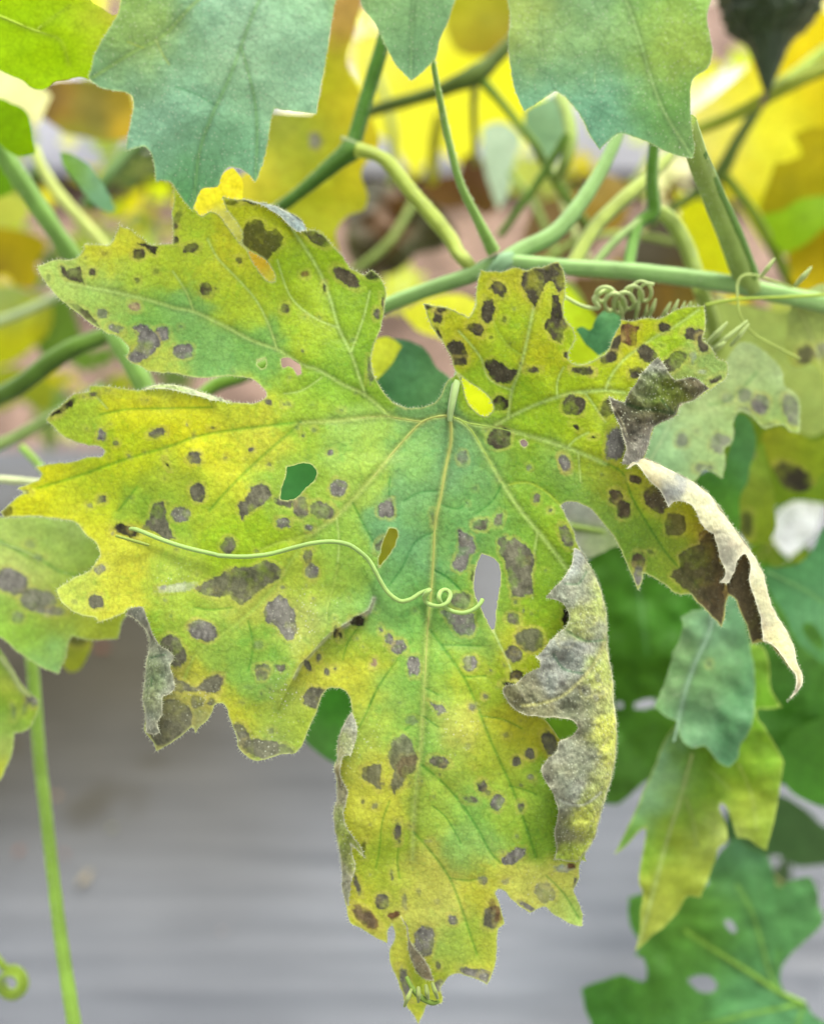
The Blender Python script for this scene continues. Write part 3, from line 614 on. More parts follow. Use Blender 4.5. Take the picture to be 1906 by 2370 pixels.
main_spots = (
    G(0, 400, [(490, 740), (540, 770), (600, 760), (640, 740), (665, 820), (675, 890), (590, 865), (510, 830), (490, 790)], 'd')
    + E(0, 400, [(740, 795, 28, 28, 'd'), (840, 645, 22, 16, 'b', 0, .5), (1115, 650, 46, 40, 'd'), (1255, 790, 22, 18, 'd', 0, .5), (1100, 865, 18, 25, 'd', 0, .8), (1650, 930, 45, 55, 'd'),
        (1530, 605, 58, 34, 'd', -15), (1405, 540, 28, 30, 'd'), (1400, 430, 25, 20, 'd'), (820, 1130, 38, 35, 'g', 0, .8), (925, 1250, 50, 25, 'g', 10), (1080, 1075, 45, 36, 'p'),
        (1300, 1290, 60, 55, 'g'), (1465, 1430, 75, 60, 'g'), (390, 840, 15, 24, 'd', 0, .5)])
    + G(0, 400, [(1070, 1240), (1120, 1210), (1180, 1220), (1250, 1290), (1290, 1370), (1240, 1450), (1150, 1500), (1090, 1530), (1015, 1490), (1060, 1420), (1110, 1380), (1110, 1300)], 'g')
    + G(0, 400, [(550, 1045), (640, 1070), (720, 1130), (770, 1190), (800, 1245), (770, 1245), (700, 1180), (640, 1125)], 'd', .9)
    + G(0, 400, [(1110, 560), (1150, 560), (1220, 590), (1280, 590), (1255, 660), (1200, 640)], 'k')
    + G(400, 400, [(555, 480), (600, 400), (660, 375), (720, 385), (740, 440), (770, 470), (840, 450), (870, 500), (880, 570), (840, 610), (790, 640), (765, 720), (700, 660), (640, 630), (590, 600), (550, 550)], 'k', .85)
    + E(400, 400, [(1150, 520, 100, 40, 'd', 30), (1395, 840, 115, 52, 'd', 35), (1060, 812, 30, 25, 'b'), (1215, 920, 12, 25, 'k'), (900, 1085, 30, 35, 'd'), (530, 700, 25, 22, 'd'), (1640, 1130, 25, 35, 'd'),
        (1600, 820, 60, 30, 'k'), (1585, 1580, 22, 90, 'd'), (480, 235, 50, 18, 'k'), (620, 230, 60, 14, 'k', 15), (1685, 1040, 14, 50, 'd'), (1440, 1340, 20, 20, 'd', 0, .4), (40, 350, 22, 60, 'd', 20, .6)])
    + E(900, 550, [(880, 410, 68, 50, 'd', 35), (795, 590, 50, 90, 'd', 5), (695, 735, 62, 42, 'd', 30), (540, 920, 75, 95, 'd', -25), (570, 995, 52, 30, 'd'), (1150, 1060, 45, 18, 'd'), (390, 640, 35, 45, 'd'),
        (310, 555, 42, 18, 'k', 10), (420, 575, 35, 18, 'd'), (925, 655, 20, 20, 'd', 0, .7), (815, 800, 15, 15, 'd', 0, .6), (395, 770, 12, 38, 'k', -25), (890, 1330, 65, 58, 'k'), (1550, 1070, 78, 26, 'd', 5),
        (1478, 1345, 88, 78, 'd', 10), (885, 1610, 90, 80, 'd'), (1500, 1520, 25, 12, 'k', 30), (1640, 1600, 20, 12, 'k'), (1425, 940, 25, 25, 'd')])
    + G(900, 550, [(770, 1000), (830, 975), (900, 1000), (960, 1050), (1025, 1070), (1000, 1130), (930, 1170), (860, 1150), (800, 1100)], 'd')
    + G(900, 550, [(1075, 290), (1170, 240), (1280, 215), (1355, 200), (1395, 250), (1415, 400), (1370, 440), (1310, 350), (1245, 370), (1200, 500), (1165, 560), (1100, 450), (1065, 380)], 'd')
    + G(900, 550, [(1310, 450), (1370, 460), (1375, 560), (1400, 650), (1435, 700), (1400, 750), (1370, 840), (1310, 810), (1250, 720), (1250, 680), (1290, 650), (1310, 550)], 'd')
    + E(900, 900, [(590, 550, 36, 45, 'g', 0, .8), (1120, 625, 20, 20, 'g', 0, .7), (1410, 600, 38, 62, 'g', -20), (1185, 880, 25, 30, 'd'), (1295, 975, 12, 12, 'd'), (735, 1090, 56, 45, 'd'), (880, 1045, 33, 52, 'd', 20),
        (1420, 1180, 45, 85, 'd', -25), (675, 1510, 18, 50, 'k', 0, .8), (350, 1030, 14, 40, 'd', 0, .5), (10, 960, 30, 60, 'g'), (690, 800, 14, 14, 'd', 0, .4), (1250, 1460, 14, 12, 'd', 0, .5)])
    + G(900, 900, [(560, 1140), (620, 1150), (670, 1200), (695, 1280), (640, 1330), (620, 1440), (570, 1470), (510, 1440), (540, 1340), (560, 1280)], 'g')
    + G(900, 900, [(880, 1190), (930, 1185), (950, 1230), (1010, 1190), (1070, 1240), (1140, 1300), (1160, 1370), (1140, 1500), (1150, 1640), (1060, 1670), (990, 1670), (970, 1550), (950, 1480), (930, 1390), (890, 1320), (875, 1230)], 'd')
    + G(1300, 600, [(480, 520), (540, 520), (620, 530), (600, 620), (585, 700), (500, 680), (450, 660), (460, 590)], 'b')
    + E(1300, 600, [(420, 690, 35, 80, 'd', 30), (380, 790, 70, 45, 'd', -15), (820, 550, 45, 33, 'd', 20), (1070, 605, 90, 45, 'd', 10), (1130, 680, 42, 62, 'd', -15), (680, 760, 80, 58, 'd', 40),
        (900, 820, 115, 55, 'd', -35), (600, 910, 58, 45, 'd'), (170, 890, 75, 27, 'd', 5), (1230, 970, 55, 22, 'd', -25), (1050, 790, 22, 50, 's', 0, .5), (800, 690, 14, 12, 'd', 0, .5), (370, 1190, 50, 70, 'd', 30), (430, 1480, 80, 130, 'g', 10),
        (1125, 905, 25, 15, 'w', 0, .5)])
    + E(1300, 1000, [(20, 240, 36, 60, 'g', -15), (590, 380, 48, 32, 'd', 25), (750, 540, 80, 115, 'd', -32), (435, 520, 52, 60, 'd'), (490, 620, 55, 70, 'd'), (910, 740, 85, 90, 'd', 0, .8), (610, 1040, 48, 70, 'd'),
        (612, 1150, 38, 70, 'g'), (715, 965, 20, 15, 'd', 0, .5), (1170, 840, 70, 50, 'b', 0, .8)])
    + G(1300, 1000, [(940, 980), (1000, 940), (1100, 900), (1160, 810), (1210, 820), (1260, 1000), (1310, 1150), (1290, 1300), (1310, 1400), (1280, 1550), (1150, 1420), (1050, 1310), (900, 1190), (860, 1150), (950, 1080)], 'd', .9)
    + G(1300, 1000, [(1430, 1000), (1470, 980), (1510, 1060), (1500, 1200), (1540, 1320), (1590, 1480), (1610, 1650), (1530, 1690), (1470, 1530), (1420, 1400), (1350, 1310), (1320, 1220), (1380, 1120)], 'd', .95)
    + E(0, 1250, [(770, 490, 62, 56, 'd'), (800, 235, 48, 35, 'g', -20), (1310, 380, 22, 15, 'd'), (1600, 725, 95, 72, 'g', 25), (1390, 890, 90, 130, 'd', -30), (1580, 1300, 52, 48, 'd', 0, .8), (1370, 1480, 160, 200, 'd', 15, .95),
        (1700, 1300, 28, 28, 'd'), (600, 500, 20, 18, 'd', 0, .35), (1370, 610, 16, 16, 'd', 0, .4)])
    + G(0, 1250, [(1400, 1110), (1480, 1150), (1560, 1190), (1600, 1180), (1650, 1130), (1734, 1090), (1790, 1080), (1795, 1150), (1734, 1240), (1600, 1220), (1450, 1220), (1400, 1200)], 'd')
    + E(0, 850, [(1555, 725, 58, 48, 'd'), (1585, 1005, 60, 72, 'd', -15), (1450, 1180, 70, 58, 'g'), (1260, 530, 62, 34, 'd', -15), (930, 610, 22, 18, 'd'), (810, 545, 30, 42, 'g'), (815, 1060, 32, 28, 'd'),
        (720, 1105, 20, 18, 'd'), (200, 1000, 36, 16, 'd'), (540, 305, 90, 24, 'k', -42), (440, 370, 40, 18, 'k', -30), (740, 215, 34, 18, 'd'), (1010, 1310, 95, 42, 'k', 20), (50, 1160, 48, 40, 'k', -45, .8), (1340, 780, 8, 26, 'k', -20),
        (870, 185, 25, 12, 'd', 0, .6), (1170, 265, 14, 10, 'd', 0, .7), (1710, 485, 20, 10, 'd', 0, .7)])
    + G(0, 850, [(1240, 1090), (1310, 1090), (1330, 1180), (1350, 1270), (1400, 1370), (1330, 1390), (1240, 1330), (1150, 1290), (1200, 1190)], 'd')
    + G(450, 850, [(350, 1110), (430, 1030), (450, 960), (540, 930), (600, 980), (620, 1040), (540, 1110), (440, 1150), (390, 1220)], 'd')
    + E(450, 850, [(850, 1120, 62, 90, 'd', -10), (720, 1085, 65, 32, 'd', 10), (1025, 1145, 95, 58, 'd', 20), (1155, 970, 66, 72, 'g', 10), (715, 1250, 52, 38, 'g'), (920, 1290, 32, 24, 'g'), (1535, 1140, 64, 64, 'g'),
        (1485, 1430, 25, 50, 'd', 20), (1095, 685, 22, 18, 'g'), (455, 660, 17, 19, 'd'), (740, 295, 25, 18, 'd', 0, .8), (590, 280, 30, 25, 'd'), (270, 1430, 55, 65, 'd', 20), (600, 780, 10, 18, 'd', -20, .7),
        (870, 548, 10, 12, 'd', 0, .8), (960, 500, 14, 16, 'd', 0, .6), (1180, 340, 12, 10, 'd', 0, .6), (825, 485, 16, 18, 'd', 0, .6), (950, 300, 12, 12, 'd', 0, .3)])
    + E(450, 1250, [(910, 130, 35, 50, 'd'), (940, 250, 45, 62, 'g', -10), (70, 730, 105, 78, 'g', 20), (545, 1040, 60, 45, 'd', -10), (540, 1090, 40, 40, 'd'), (685, 1025, 45, 30, 'd', 10), (995, 945, 20, 25, 'd'),
        (910, 1005, 26, 40, 'd', -20), (1060, 1060, 18, 28, 'd'), (1440, 990, 20, 30, 'p'), (1635, 855, 60, 56, 'g'), (1555, 795, 28, 42, 'g'), (1310, 650, 50, 38, 'k'), (1135, 745, 20, 42, 'k'), (1170, 770, 9, 25, 'k'),
        (510, 840, 40, 30, 'g', 0, .4), (615, 1530, 26, 22, 'd', 0, .7), (370, 1600, 75, 130, 'd', -25), (600, 1690, 200, 75, 'd', 12), (1495, 720, 12, 20, 'g'), (1125, 1030, 10, 12, 'd'), (705, 380, 16, 14, 'g', 0, .7),
        (370, 1300, 22, 16, 'd', 0, .4), (430, 1180, 30, 14, 'd', 0, .3)])
    + G(450, 1250, [(10, 380), (100, 330), (330, 220), (430, 220), (560, 160), (640, 180), (700, 240), (690, 290), (600, 350), (500, 420), (450, 480), (370, 520), (320, 480), (280, 440), (130, 460), (40, 430)], 'd', .95)
    + G(450, 1250, [(550, 590), (600, 500), (680, 435), (740, 480), (800, 560), (820, 680), (800, 790), (740, 810), (690, 750), (650, 680), (580, 660)], 'g')
    + G(450, 1250, [(20, 1180), (90, 1110), (190, 1080), (225, 1120), (195, 1180), (185, 1240), (100, 1230)], 'd')
    + G(450, 1250, [(865, 1260), (920, 1180), (1000, 1190), (1050, 1215), (1010, 1290), (990, 1370), (940, 1350), (880, 1310)], 'd')
    + E(950, 1250, [(400, 485, 80, 60, 'd'), (475, 985, 54, 60, 'g'), (25, 1010, 55, 78, 'g'), (600, 1260, 15, 15, 'd'), (495, 1340, 20, 22, 'g', 0, .7), (825, 635, 52, 40, 'd', 15), (905, 570, 12, 15, 'd'),
        (955, 800, 115, 95, 'o'), (955, 800, 108, 85, 'd', 0, .6), (830, 920, 70, 60, 'd', 40), (850, 1085, 55, 40, 'k'), (1245, 615, 22, 66, 'k'), (1120, 1640, 55, 100, 'd', -25), (950, 1710, 40, 30, 'd'), (780, 1155, 42, 16, 'k'),
        (845, 500, 15, 15, 'd', 0, .7), (770, 1570, 25, 20, 'd', 0, .35), (970, 590, 10, 10, 'd', 0, .4), (640, 1050, 12, 10, 'd', 0, .7)])
    + G(950, 1250, [(250, 570), (500, 590), (522, 690), (490, 760), (400, 765), (330, 700)], 'g')
    + G(950, 1250, [(155, 1290), (200, 1310), (270, 1340), (285, 1380), (230, 1410), (195, 1370)], 'g')
    + G(740, 1600, [(540, 530), (600, 380), (670, 345), (740, 390), (760, 480), (780, 540), (760, 620), (690, 700), (640, 770), (600, 830), (560, 760), (590, 650), (560, 560)], 'd', .9)
    + G(740, 1600, [(650, 520), (780, 520), (760, 620), (690, 700), (640, 680), (620, 600)], 'b', .45)
    + G(740, 1600, [(340, 620), (390, 590), (490, 600), (490, 800), (430, 760), (350, 710)], 'd', .9)
    + E(740, 1600, [(960, 570, 75, 42, 'd', 12), (1300, 770, 32, 48, 'd', -15), (1350, 815, 22, 20, 'd', 0, .6), (1210, 870, 50, 20, 'd', 5), (1420, 890, 48, 62, 'g', 20), (1610, 925, 24, 32, 'd'), (1580, 560, 36, 38, 'd'),
        (1685, 505, 38, 38, 'd'), (625, 1130, 24, 76, 'd'), (1310, 1520, 35, 35, 'g', 0, .8), (1485, 1525, 28, 25, 'g', 0, .6), (500, 1690, 52, 60, 'd', 0, 1), (580, 1480, 9, 40, 'd', -10), (295, 1550, 18, 66, 'd', -18),
        (345, 890, 14, 18, 'd', 0, .8), (445, 920, 20, 22, 'g', 0, .7), (735, 235, 48, 28, 'g', 0, .5), (1225, 120, 30, 32, 'g', 0, .5), (350, 1270, 15, 50, 'k', 0, .7), (1190, 440, 28, 26, 'g', 0, .35), (1690, 690, 28, 22, 'g', 0, .7),
        (1330, 45, 16, 18, 'd', 0, .8), (1500, 350, 22, 20, 'd', 0, .4), (870, 1200, 26, 14, 'g', 0, .35), (1610, 755, 12, 12, 'd', 0, .6), (640, 1210, 10, 12, 'd', 0, .5)])
    + G(740, 1600, [(1455, 1340), (1480, 1310), (1560, 1280), (1590, 1250), (1640, 1260), (1640, 1320), (1590, 1350), (1540, 1400), (1480, 1390)], 'g')
    + E(740, 1950, [(365, 600, 125, 60, 'b', 40), (355, 595, 105, 48, 'd', 40, .5), (595, 585, 45, 30, 'b'), (835, 800, 78, 125, 'g', 10), (1375, 600, 62, 95, 'd', 15), (1430, 580, 30, 60, 'b', 0, .8), (1380, 500, 30, 40, 'b', 0, .6),
        (1065, 620, 36, 38, 'g'), (945, 990, 20, 25, 'd'), (1250, 1050, 130, 38, 'g', 8), (1320, 1100, 45, 40, 'g'), (960, 1150, 42, 45, 'g'), (680, 470, 20, 55, 'g', 0, .6), (680, 1130, 35, 120, 'g', -15),
        (940, 480, 22, 22, 'g', 0, .35), (790, 390, 20, 30, 'g', 0, .35)])
    + E(1050, 1650, [(730, 1440, 75, 82, 'g', -20, .8), (980, 1380, 24, 50, 'd'), (600, 1565, 90, 16, 'g', 30), (880, 1250, 80, 28, 's', 0, .8), (945, 1228, 30, 22, 'b')])
    + E(0, 1250, [(1420, 380, 150, 34, 'w', -8, .55)])
)
# small freckles
_r = random.Random(5)
for _ in range(170):
    fx, fy = _r.uniform(120, 1450), _r.uniform(560, 2250)
    rr = _r.uniform(1.6, 3.6)
    main_spots.append(((fx, fy, rr, rr * _r.uniform(.7, 1.3), _r.uniform(0, 90)), _r.choice('dddg'), _r.uniform(.25, .7)))

Jn = (1041, 962)
YV, PV = (172, 190, 95), (178, 205, 110)
V1 = [Jn] + P5(900, 900, [(498, 400), (450, 650), (410, 880), (370, 1080), (355, 1350), (340, 1600)]) + P5(950, 1250, [(135, 720), (120, 1000), (105, 1300)]) + P5(740, 1600, [(815, 400), (790, 650), (760, 900), (750, 1120), (745, 1350)])
V2 = [Jn] + P5(900, 900, [(350, 230), (260, 270), (130, 400), (0, 550)]) + P5(450, 850, [(1500, 800), (1270, 1060), (1130, 1200), (930, 1340)])
V2b = P5(450, 850, [(930, 1340)]) + P5(450, 1250, [(800, 130), (700, 290), (500, 530), (300, 700), (0, 930)]) + P5(0, 1250, [(1480, 1120)])
V2c = P5(450, 850, [(930, 1340), (700, 1400), (560, 1450)])
V3 = P5(900, 900, [(260, 265), (100, 240), (0, 220)]) + P5(450, 850, [(1560, 390), (1400, 400), (1100, 430), (850, 440)])
V3b = P5(450, 850, [(850, 440), (400, 490), (0, 560)]) + P5(0, 850, [(1400, 620), (1000, 740), (600, 880), (300, 970)])
V3c = P5(450, 850, [(850, 440), (790, 500), (650, 620), (450, 800), (250, 1000), (120, 1150)])
V4 = P5(450, 850, [(1560, 390), (1370, 220), (1200, 140), (940, 0)]) + P5(400, 400, [(1100, 1560), (830, 1415), (650, 1350), (380, 1210), (160, 1110), (0, 1080)]) + P5(0, 400, [(1300, 1050), (1000, 970), (750, 920), (560, 880)])
V5 = P5(450, 850, [(1370, 220), (1330, 100)]) + P5(400, 400, [(1430, 1450), (1330, 1240), (1260, 1000), (1190, 820), (1060, 600), (940, 430)])
V6 = [Jn] + P5(900, 900, [(620, 270), (850, 310), (1100, 370), (1400, 460), (1734, 600)]) + P5(1300, 1000, [(180, 180), (350, 250)])
V6b = P5(1300, 1000, [(350, 250), (480, 320), (560, 520), (700, 760), (860, 1000), (1050, 1200), (1200, 1380)])
V7 = P5(900, 550, [(860, 1500), (1000, 1420), (1200, 1330), (1450, 1250), (1734, 1220)]) + P5(1300, 600, [(150, 1070), (350, 1050), (500, 1070)])
V8 = P5(900, 550, [(955, 1440), (985, 1230), (1050, 1050), (1100, 850), (1160, 560)])
V9 = P5(1300, 600, [(350, 1045), (380, 960), (500, 800), (620, 710), (750, 620), (900, 540), (1100, 400)])
V10 = P5(900, 900, [(560, 240), (650, 320), (760, 500), (900, 740), (1060, 980), (1200, 1150), (1350, 1340), (1430, 1450)])
V11 = P5(950, 1250, [(155, 720), (280, 890), (430, 1110), (560, 1400)]) + P5(740, 1600, [(1300, 220), (1380, 420), (1480, 640), (1550, 800), (1640, 1050), (1734, 1330)])
V12 = P5(740, 1600, [(810, 590), (950, 700), (1100, 860), (1270, 1110), (1380, 1310), (1450, 1380)])
V13 = P5(740, 1600, [(750, 1130), (900, 1300), (1040, 1500), (1100, 1640)]) + P5(740, 1950, [(1200, 720), (1260, 900)])
main_veins = [
    (V1, 5.5, 'P', YV), (V2, 5.0, 'P', YV), (V2b, 3.5, 'p', (165, 192, 80)), (V2c, 3, 'p', (165, 190, 70)), (V3, 4.5, 'P', YV), (V3b, 3.5, 'k'), (V3c, 3, 'k'), (V4, 3.8, 'P', PV), (V5, 3.4, 'P', PV),
    (V6, 4.6, 'P', PV), (V6b, 3, 'k'), (V7, 3.6, 'P', PV), (V8, 3.4, 'P', PV), (V9, 3, 'p', PV), (V10, 4.8, 'P', PV), (V11, 3.6, 'k'), (V12, 3.0, 'k'), (V13, 3.0, 'k'),
    (P5(400, 400, [(835, 1415), (770, 1220), (660, 1010), (500, 830), (350, 670), (280, 530)]), 2.6, 'p', PV),
    (P5(400, 400, [(165, 1110), (110, 960), (0, 790)]), 2.4, 'p', PV),
    (P5(400, 400, [(1330, 1240), (1150, 1170), (950, 1000), (840, 700)]), 2.4, 'p', PV),
    (P5(400, 400, [(1430, 1430), (1530, 1160), (1580, 950)]), 2.4, 'p', PV),
    (P5(900, 550, [(980, 1220), (800, 1130), (740, 970), (560, 750)]), 2.6, 'p', PV),
    (P5(900, 550, [(1060, 940), (940, 850), (830, 650), (800, 500)]), 2.2, 'p', (165, 195, 60)),
    (P5(900, 550, [(1350, 1280), (1350, 1150), (1400, 1040)]), 2.2, 'p', PV),
    (P5(900, 900, [(1190, 1160), (1160, 1350), (1140, 1550), (1150, 1680)]), 2.6, 'p', PV),
    (P5(900, 900, [(960, 770), (1100, 750), (1250, 820), (1370, 930)]), 2.4, 'p', (165, 190, 60)),
    (P5(900, 900, [(900, 770), (830, 900), (700, 1000)]), 2.2, 'k'),
    (P5(900, 900, [(360, 1150), (220, 1220), (100, 1440), (0, 1580)]), 2.6, 'k'),
    (P5(900, 900, [(370, 1460), (470, 1510), (560, 1600), (640, 1700)]), 2.4, 'k'),
    (P5(900, 900, [(420, 930), (520, 960), (570, 960), (640, 880)]), 2.2, 'k'),
    (P5(900, 900, [(1430, 470), (1500, 400), (1600, 350)]), 2.2, 'p', PV),
    (P5(900, 900, [(1580, 40), (1650, 140), (1734, 260)]), 2.4, 'p', PV),
    (P5(900, 900, [(380, 820), (250, 830), (120, 900)]), 2.2, 'k'),
    (P5(450, 850, [(1270, 1090), (1340, 1230), (1450, 1430)]), 2.4, 'k'),
    (P5(450, 850, [(1140, 1210), (1160, 1400), (1150, 1560)]), 2.4, 'p', PV),
    (P5(450, 1250, [(1150, 200), (1120, 350), (1070, 520), (1060, 640)]), 2.4, 'p', (165, 190, 80)),
    (P5(450, 850, [(1570, 880), (1560, 1000), (1610, 1200)]), 2.0, 'k'),
    (P5(450, 850, [(1020, 80), (850, 190), (720, 210)]), 2.0, 'p', PV),
    (P5(450, 1250, [(1730, 820), (1620, 970), (1480, 1170), (1400, 1330)]), 2.6, 'k'),
    (P5(450, 1250, [(1330, 680), (1230, 820), (1190, 960)]), 2.0, 'k'),
    (P5(450, 1250, [(430, 650), (470, 850), (430, 1050)]), 2.4, 'k'),
    (P5(450, 1250, [(0, 540), (120, 560), (300, 540)]), 2.0, 'k'),
    (P5(950, 1250, [(190, 240), (300, 310), (400, 400)]), 2.4, 'k'),
    (P5(950, 1250, [(250, 840), (420, 845), (560, 850)]), 2.0, 'k'),
    (P5(950, 1250, [(430, 1100), (600, 1090)]), 2.0, 'k'),
    (P5(950, 1250, [(120, 1190), (220, 1240)]), 2.0, 'k'),
    (P5(740, 1600, [(1300, 200), (1480, 230), (1620, 300)]), 2.2, 'k'),
    (P5(740, 1600, [(830, 200), (950, 290)]), 2.0, 'k'),
    (P5(740, 1600, [(800, 230), (680, 310)]), 2.0, 'k'),
    (P5(740, 1600, [(440, 20), (390, 140), (310, 300)]), 2.2, 'k'),
    (P5(740, 1600, [(560, 880), (500, 1050), (480, 1250), (450, 1420)]), 2.2, 'k'),
    (P5(740, 1600, [(640, 1200), (620, 1350), (640, 1500)]), 2.0, 'k'),
    (P5(740, 1600, [(1520, 760), (1640, 790), (1734, 830)]), 2.0, 'k'),
    (P5(740, 1600, [(1040, 1500), (1200, 1520), (1300, 1500)]), 2.0, 'k'),
    (P5(740, 1600, [(900, 920), (1000, 1000), (1130, 1220)]), 1.8, 'k'),
    (P5(0, 400, [(600, 1200), (900, 1130)]), 1.8, 'p', PV),
    (P5(0, 850, [(800, 380), (1000, 340), (1300, 330), (1700, 320)]), 2.6, 'k'),
    (P5(0, 850, [(780, 240), (860, 330)]), 2.0, 'p', PV),
    (P5(0, 850, [(1100, 960), (950, 1150)]), 2.6, 'k'),
    (P5(1050, 1650, [(740, 1310), (880, 1450), (1000, 1650)]), 2.2, 'k'),
    (P5(1300, 1000, [(130, 170), (150, 400)]), 2.0, 'p', PV),
]
over1 = P5(450, 1250, [(1400, 330), (1440, 470), (1400, 570), (1300, 630), (1200, 690), (1100, 750), (1000, 850), (920, 940), (850, 1010), (815, 1080), (800, 1110)])
over2 = P5(950, 1250, [(600, 570), (650, 690), (720, 850), (780, 970), (810, 1060), (850, 1140)])
over3 = P5(740, 1950, [(560, 520), (600, 560), (650, 600), (690, 680), (710, 760)])
main_veins += [(over1[2:], 3.2, 'r', (205, 212, 160)), (over1[1:5], 5, 'r', (190, 190, 165)), (over2, 2.2, 'r', (170, 195, 120))]
main_depth = mk_depth(0.283, und=0.0016, us=150, seed=3,
    bumps=[(60, 1180, 260, 0.010), (100, 620, 260, 0.006), (1041, 962, 170, 0.004), (1300, 700, 260, -0.003), (760, 1250, 220, -0.004), (430, 1450, 240, -0.003),
           (980, 1700, 300, -0.006), (1640, 1400, 200, 0.006), (950, 2300, 220, 0.005), (1450, 1050, 120, -0.004), (1330, 2100, 120, 0.004), (800, 620, 120, 0.004), (1000, 1300, 130, 0.0025), (640, 560, 60, -.002),
           (350, 1220, 60, 0.002), (1250, 1450, 120, 0.002)],
    steps=[(over1, 0.0030, 60), (over2, 0.0026, 40)])
main = empty('spotted_leaf', at(1041, 962, 0.283), 'large yellowing leaf covered in dark dead spots, in the middle of the vine', 'leaf')
for i_, m_ in enumerate(mcs):
    r0, g0, b0 = m_[2]; mcs[i_] = (m_[0], m_[1], (min(r0, g0 * 0.97 + 2) if r0 > 135 else r0 + (135 - r0) * 0.4, g0, b0 * 0.84 if b0 > 95 else b0 * 0.95 + 6))
blade, mo, mh = sheet('blade', main_out, main_depth, M_leaf, main, 2.7, main_holes, mcs, 34, 1.0, main_spots, main_veins, rim=(2.6, (196, 206, 130)),
    powder=[(620, 1735, 45, 1.0), (715, 1430, 60, .9), (660, 1610, 60, .9), (1050, 1690, 60, .6), (400, 1330, 40, .5), (640, 1740, 50, .8), (550, 1700, 30, .7), (850, 1720, 50, .4), (1540, 1150, 40, .3), (800, 1790, 40, .4), (450, 1630, 60, .5), (1250, 2060, 50, .5)],
    speck=0.05, seed=3, grain=0.05, fleck=0.42, spot_tone=lambda x, y: (74, 70, 50) if (x > 930 and y < 1080) else ((82, 74, 50) if x > 1350 else ((80, 74, 52) if y < 720 else (102, 101, 80))))
for v in (V1, V2, V3, V4, V5, V6, V7, V8, V10):
    i = [V1, V2, V3, V4, V5, V6, V7, V8, V10].index(v)
    w0 = [5.2, 4.4, 3.8, 3.2, 2.8, 3.8, 3.0, 2.8, 3.8][i]
    q = smooth_poly(v, False, 14); dd = main_depth(q[:, 0], q[:, 1])
    n = len(q); pts = [(q[j, 0], q[j, 1], dd[j] + 0.0003, w0 * (1 - 0.65 * j / n)) for j in range(n)]
    tube('vein', pts, stem_mat((172, 182, 92) if i < 3 else (166, 194, 84)), main, 8, wob=0.06)
hair_fringe(main, [mo], main_depth, 7, 2.8, 0.8, 11)
hair_fringe(main, mh[:5], main_depth, 4, 3.5, 0.8, 12)

def flap(name, poly, hinge, H, Lr, samples, spots=(), veins=(), seed=0, label=None, d_off=0.0006, und=0.0008, sp=3.0, hairs=True, rim=(2.5, (205, 205, 170)), k=1.0, bumps=(), us=35, mat=None, fade=None):
    hp = np.asarray(hinge, float)
    def dep(x, y):
        d, _, _ = seg_dist(np.asarray(x, float), np.asarray(y, float), hp, False)
        fd = 1.0 if fade is None else np.clip((fade[0] - np.asarray(y, float)) / fade[1], 0, 1)
        base = main_depth(x, y) - d_off - H * fd * (1 - np.exp(-d / Lr))
        base = base + und * fbm(N1, np.asarray(x) + seed * 33, np.asarray(y), us) * np.clip(d / 25, 0, 1)
        for (bx, by, r, a) in bumps:
            base = base + a * np.exp(-((x - bx) ** 2 + (y - by) ** 2) / (r * r))
        return base
    o, out, _ = sheet(name, poly, dep, mat or M_under, main, sp, (), samples, 19, k, spots, veins, rim=rim, speck=0.35, seed=seed, grain=0.1)
    if label: o['label'] = label
    if hairs: hair_fringe(o, [out], dep, 6, 3.0, 0.8, seed)
    return o, dep

# the broad fold on the lower right
f1 = (P5(950, 1250, [(1315, 60), (1300, 140), (1285, 200), (1230, 300), (1170, 370), (1120, 410), (1080, 465), (1150, 480), (1220, 510), (1255, 560), (1270, 610), (1240, 700), (1180, 750), (1100, 830), (1050, 900), (1000, 940),
                     (1030, 970), (1040, 1020), (960, 1060), (900, 1100), (840, 1155), (760, 1168), (735, 1200), (760, 1270), (830, 1350), (920, 1400), (1050, 1420), (1200, 1430), (1300, 1450), (1345, 1500), (1310, 1560), (1190, 1620)])
      + P5(1050, 1650, [(830, 300), (770, 360), (700, 440), (720, 520), (780, 620), (830, 750), (830, 850), (800, 980), (822, 1080), (795, 1180), (900, 1190), (970, 1200), (1020, 1175), (1045, 1140), (1080, 1090), (1130, 1000), (1160, 880), (1200, 740), (1250, 580), (1280, 460), (1300, 320), (1305, 150)])
      + P5(950, 1250, [(1650, 1450), (1630, 1300), (1620, 1100), (1590, 950), (1575, 800), (1570, 600), (1540, 450), (1490, 310), (1420, 180), (1360, 80)]))
f1h = P5(950, 1250, [(1315, 0), (1360, 80), (1420, 180), (1490, 310), (1540, 450), (1570, 600), (1575, 800), (1590, 950), (1620, 1100), (1630, 1300), (1650, 1450)]) + P5(1050, 1650, [(1300, 320), (1250, 580), (1200, 740), (1160, 880), (1130, 1000), (1080, 1090), (1020, 1180)])
GY, GY2, YG = (172, 176, 150), (140, 142, 112), (205, 217, 112)
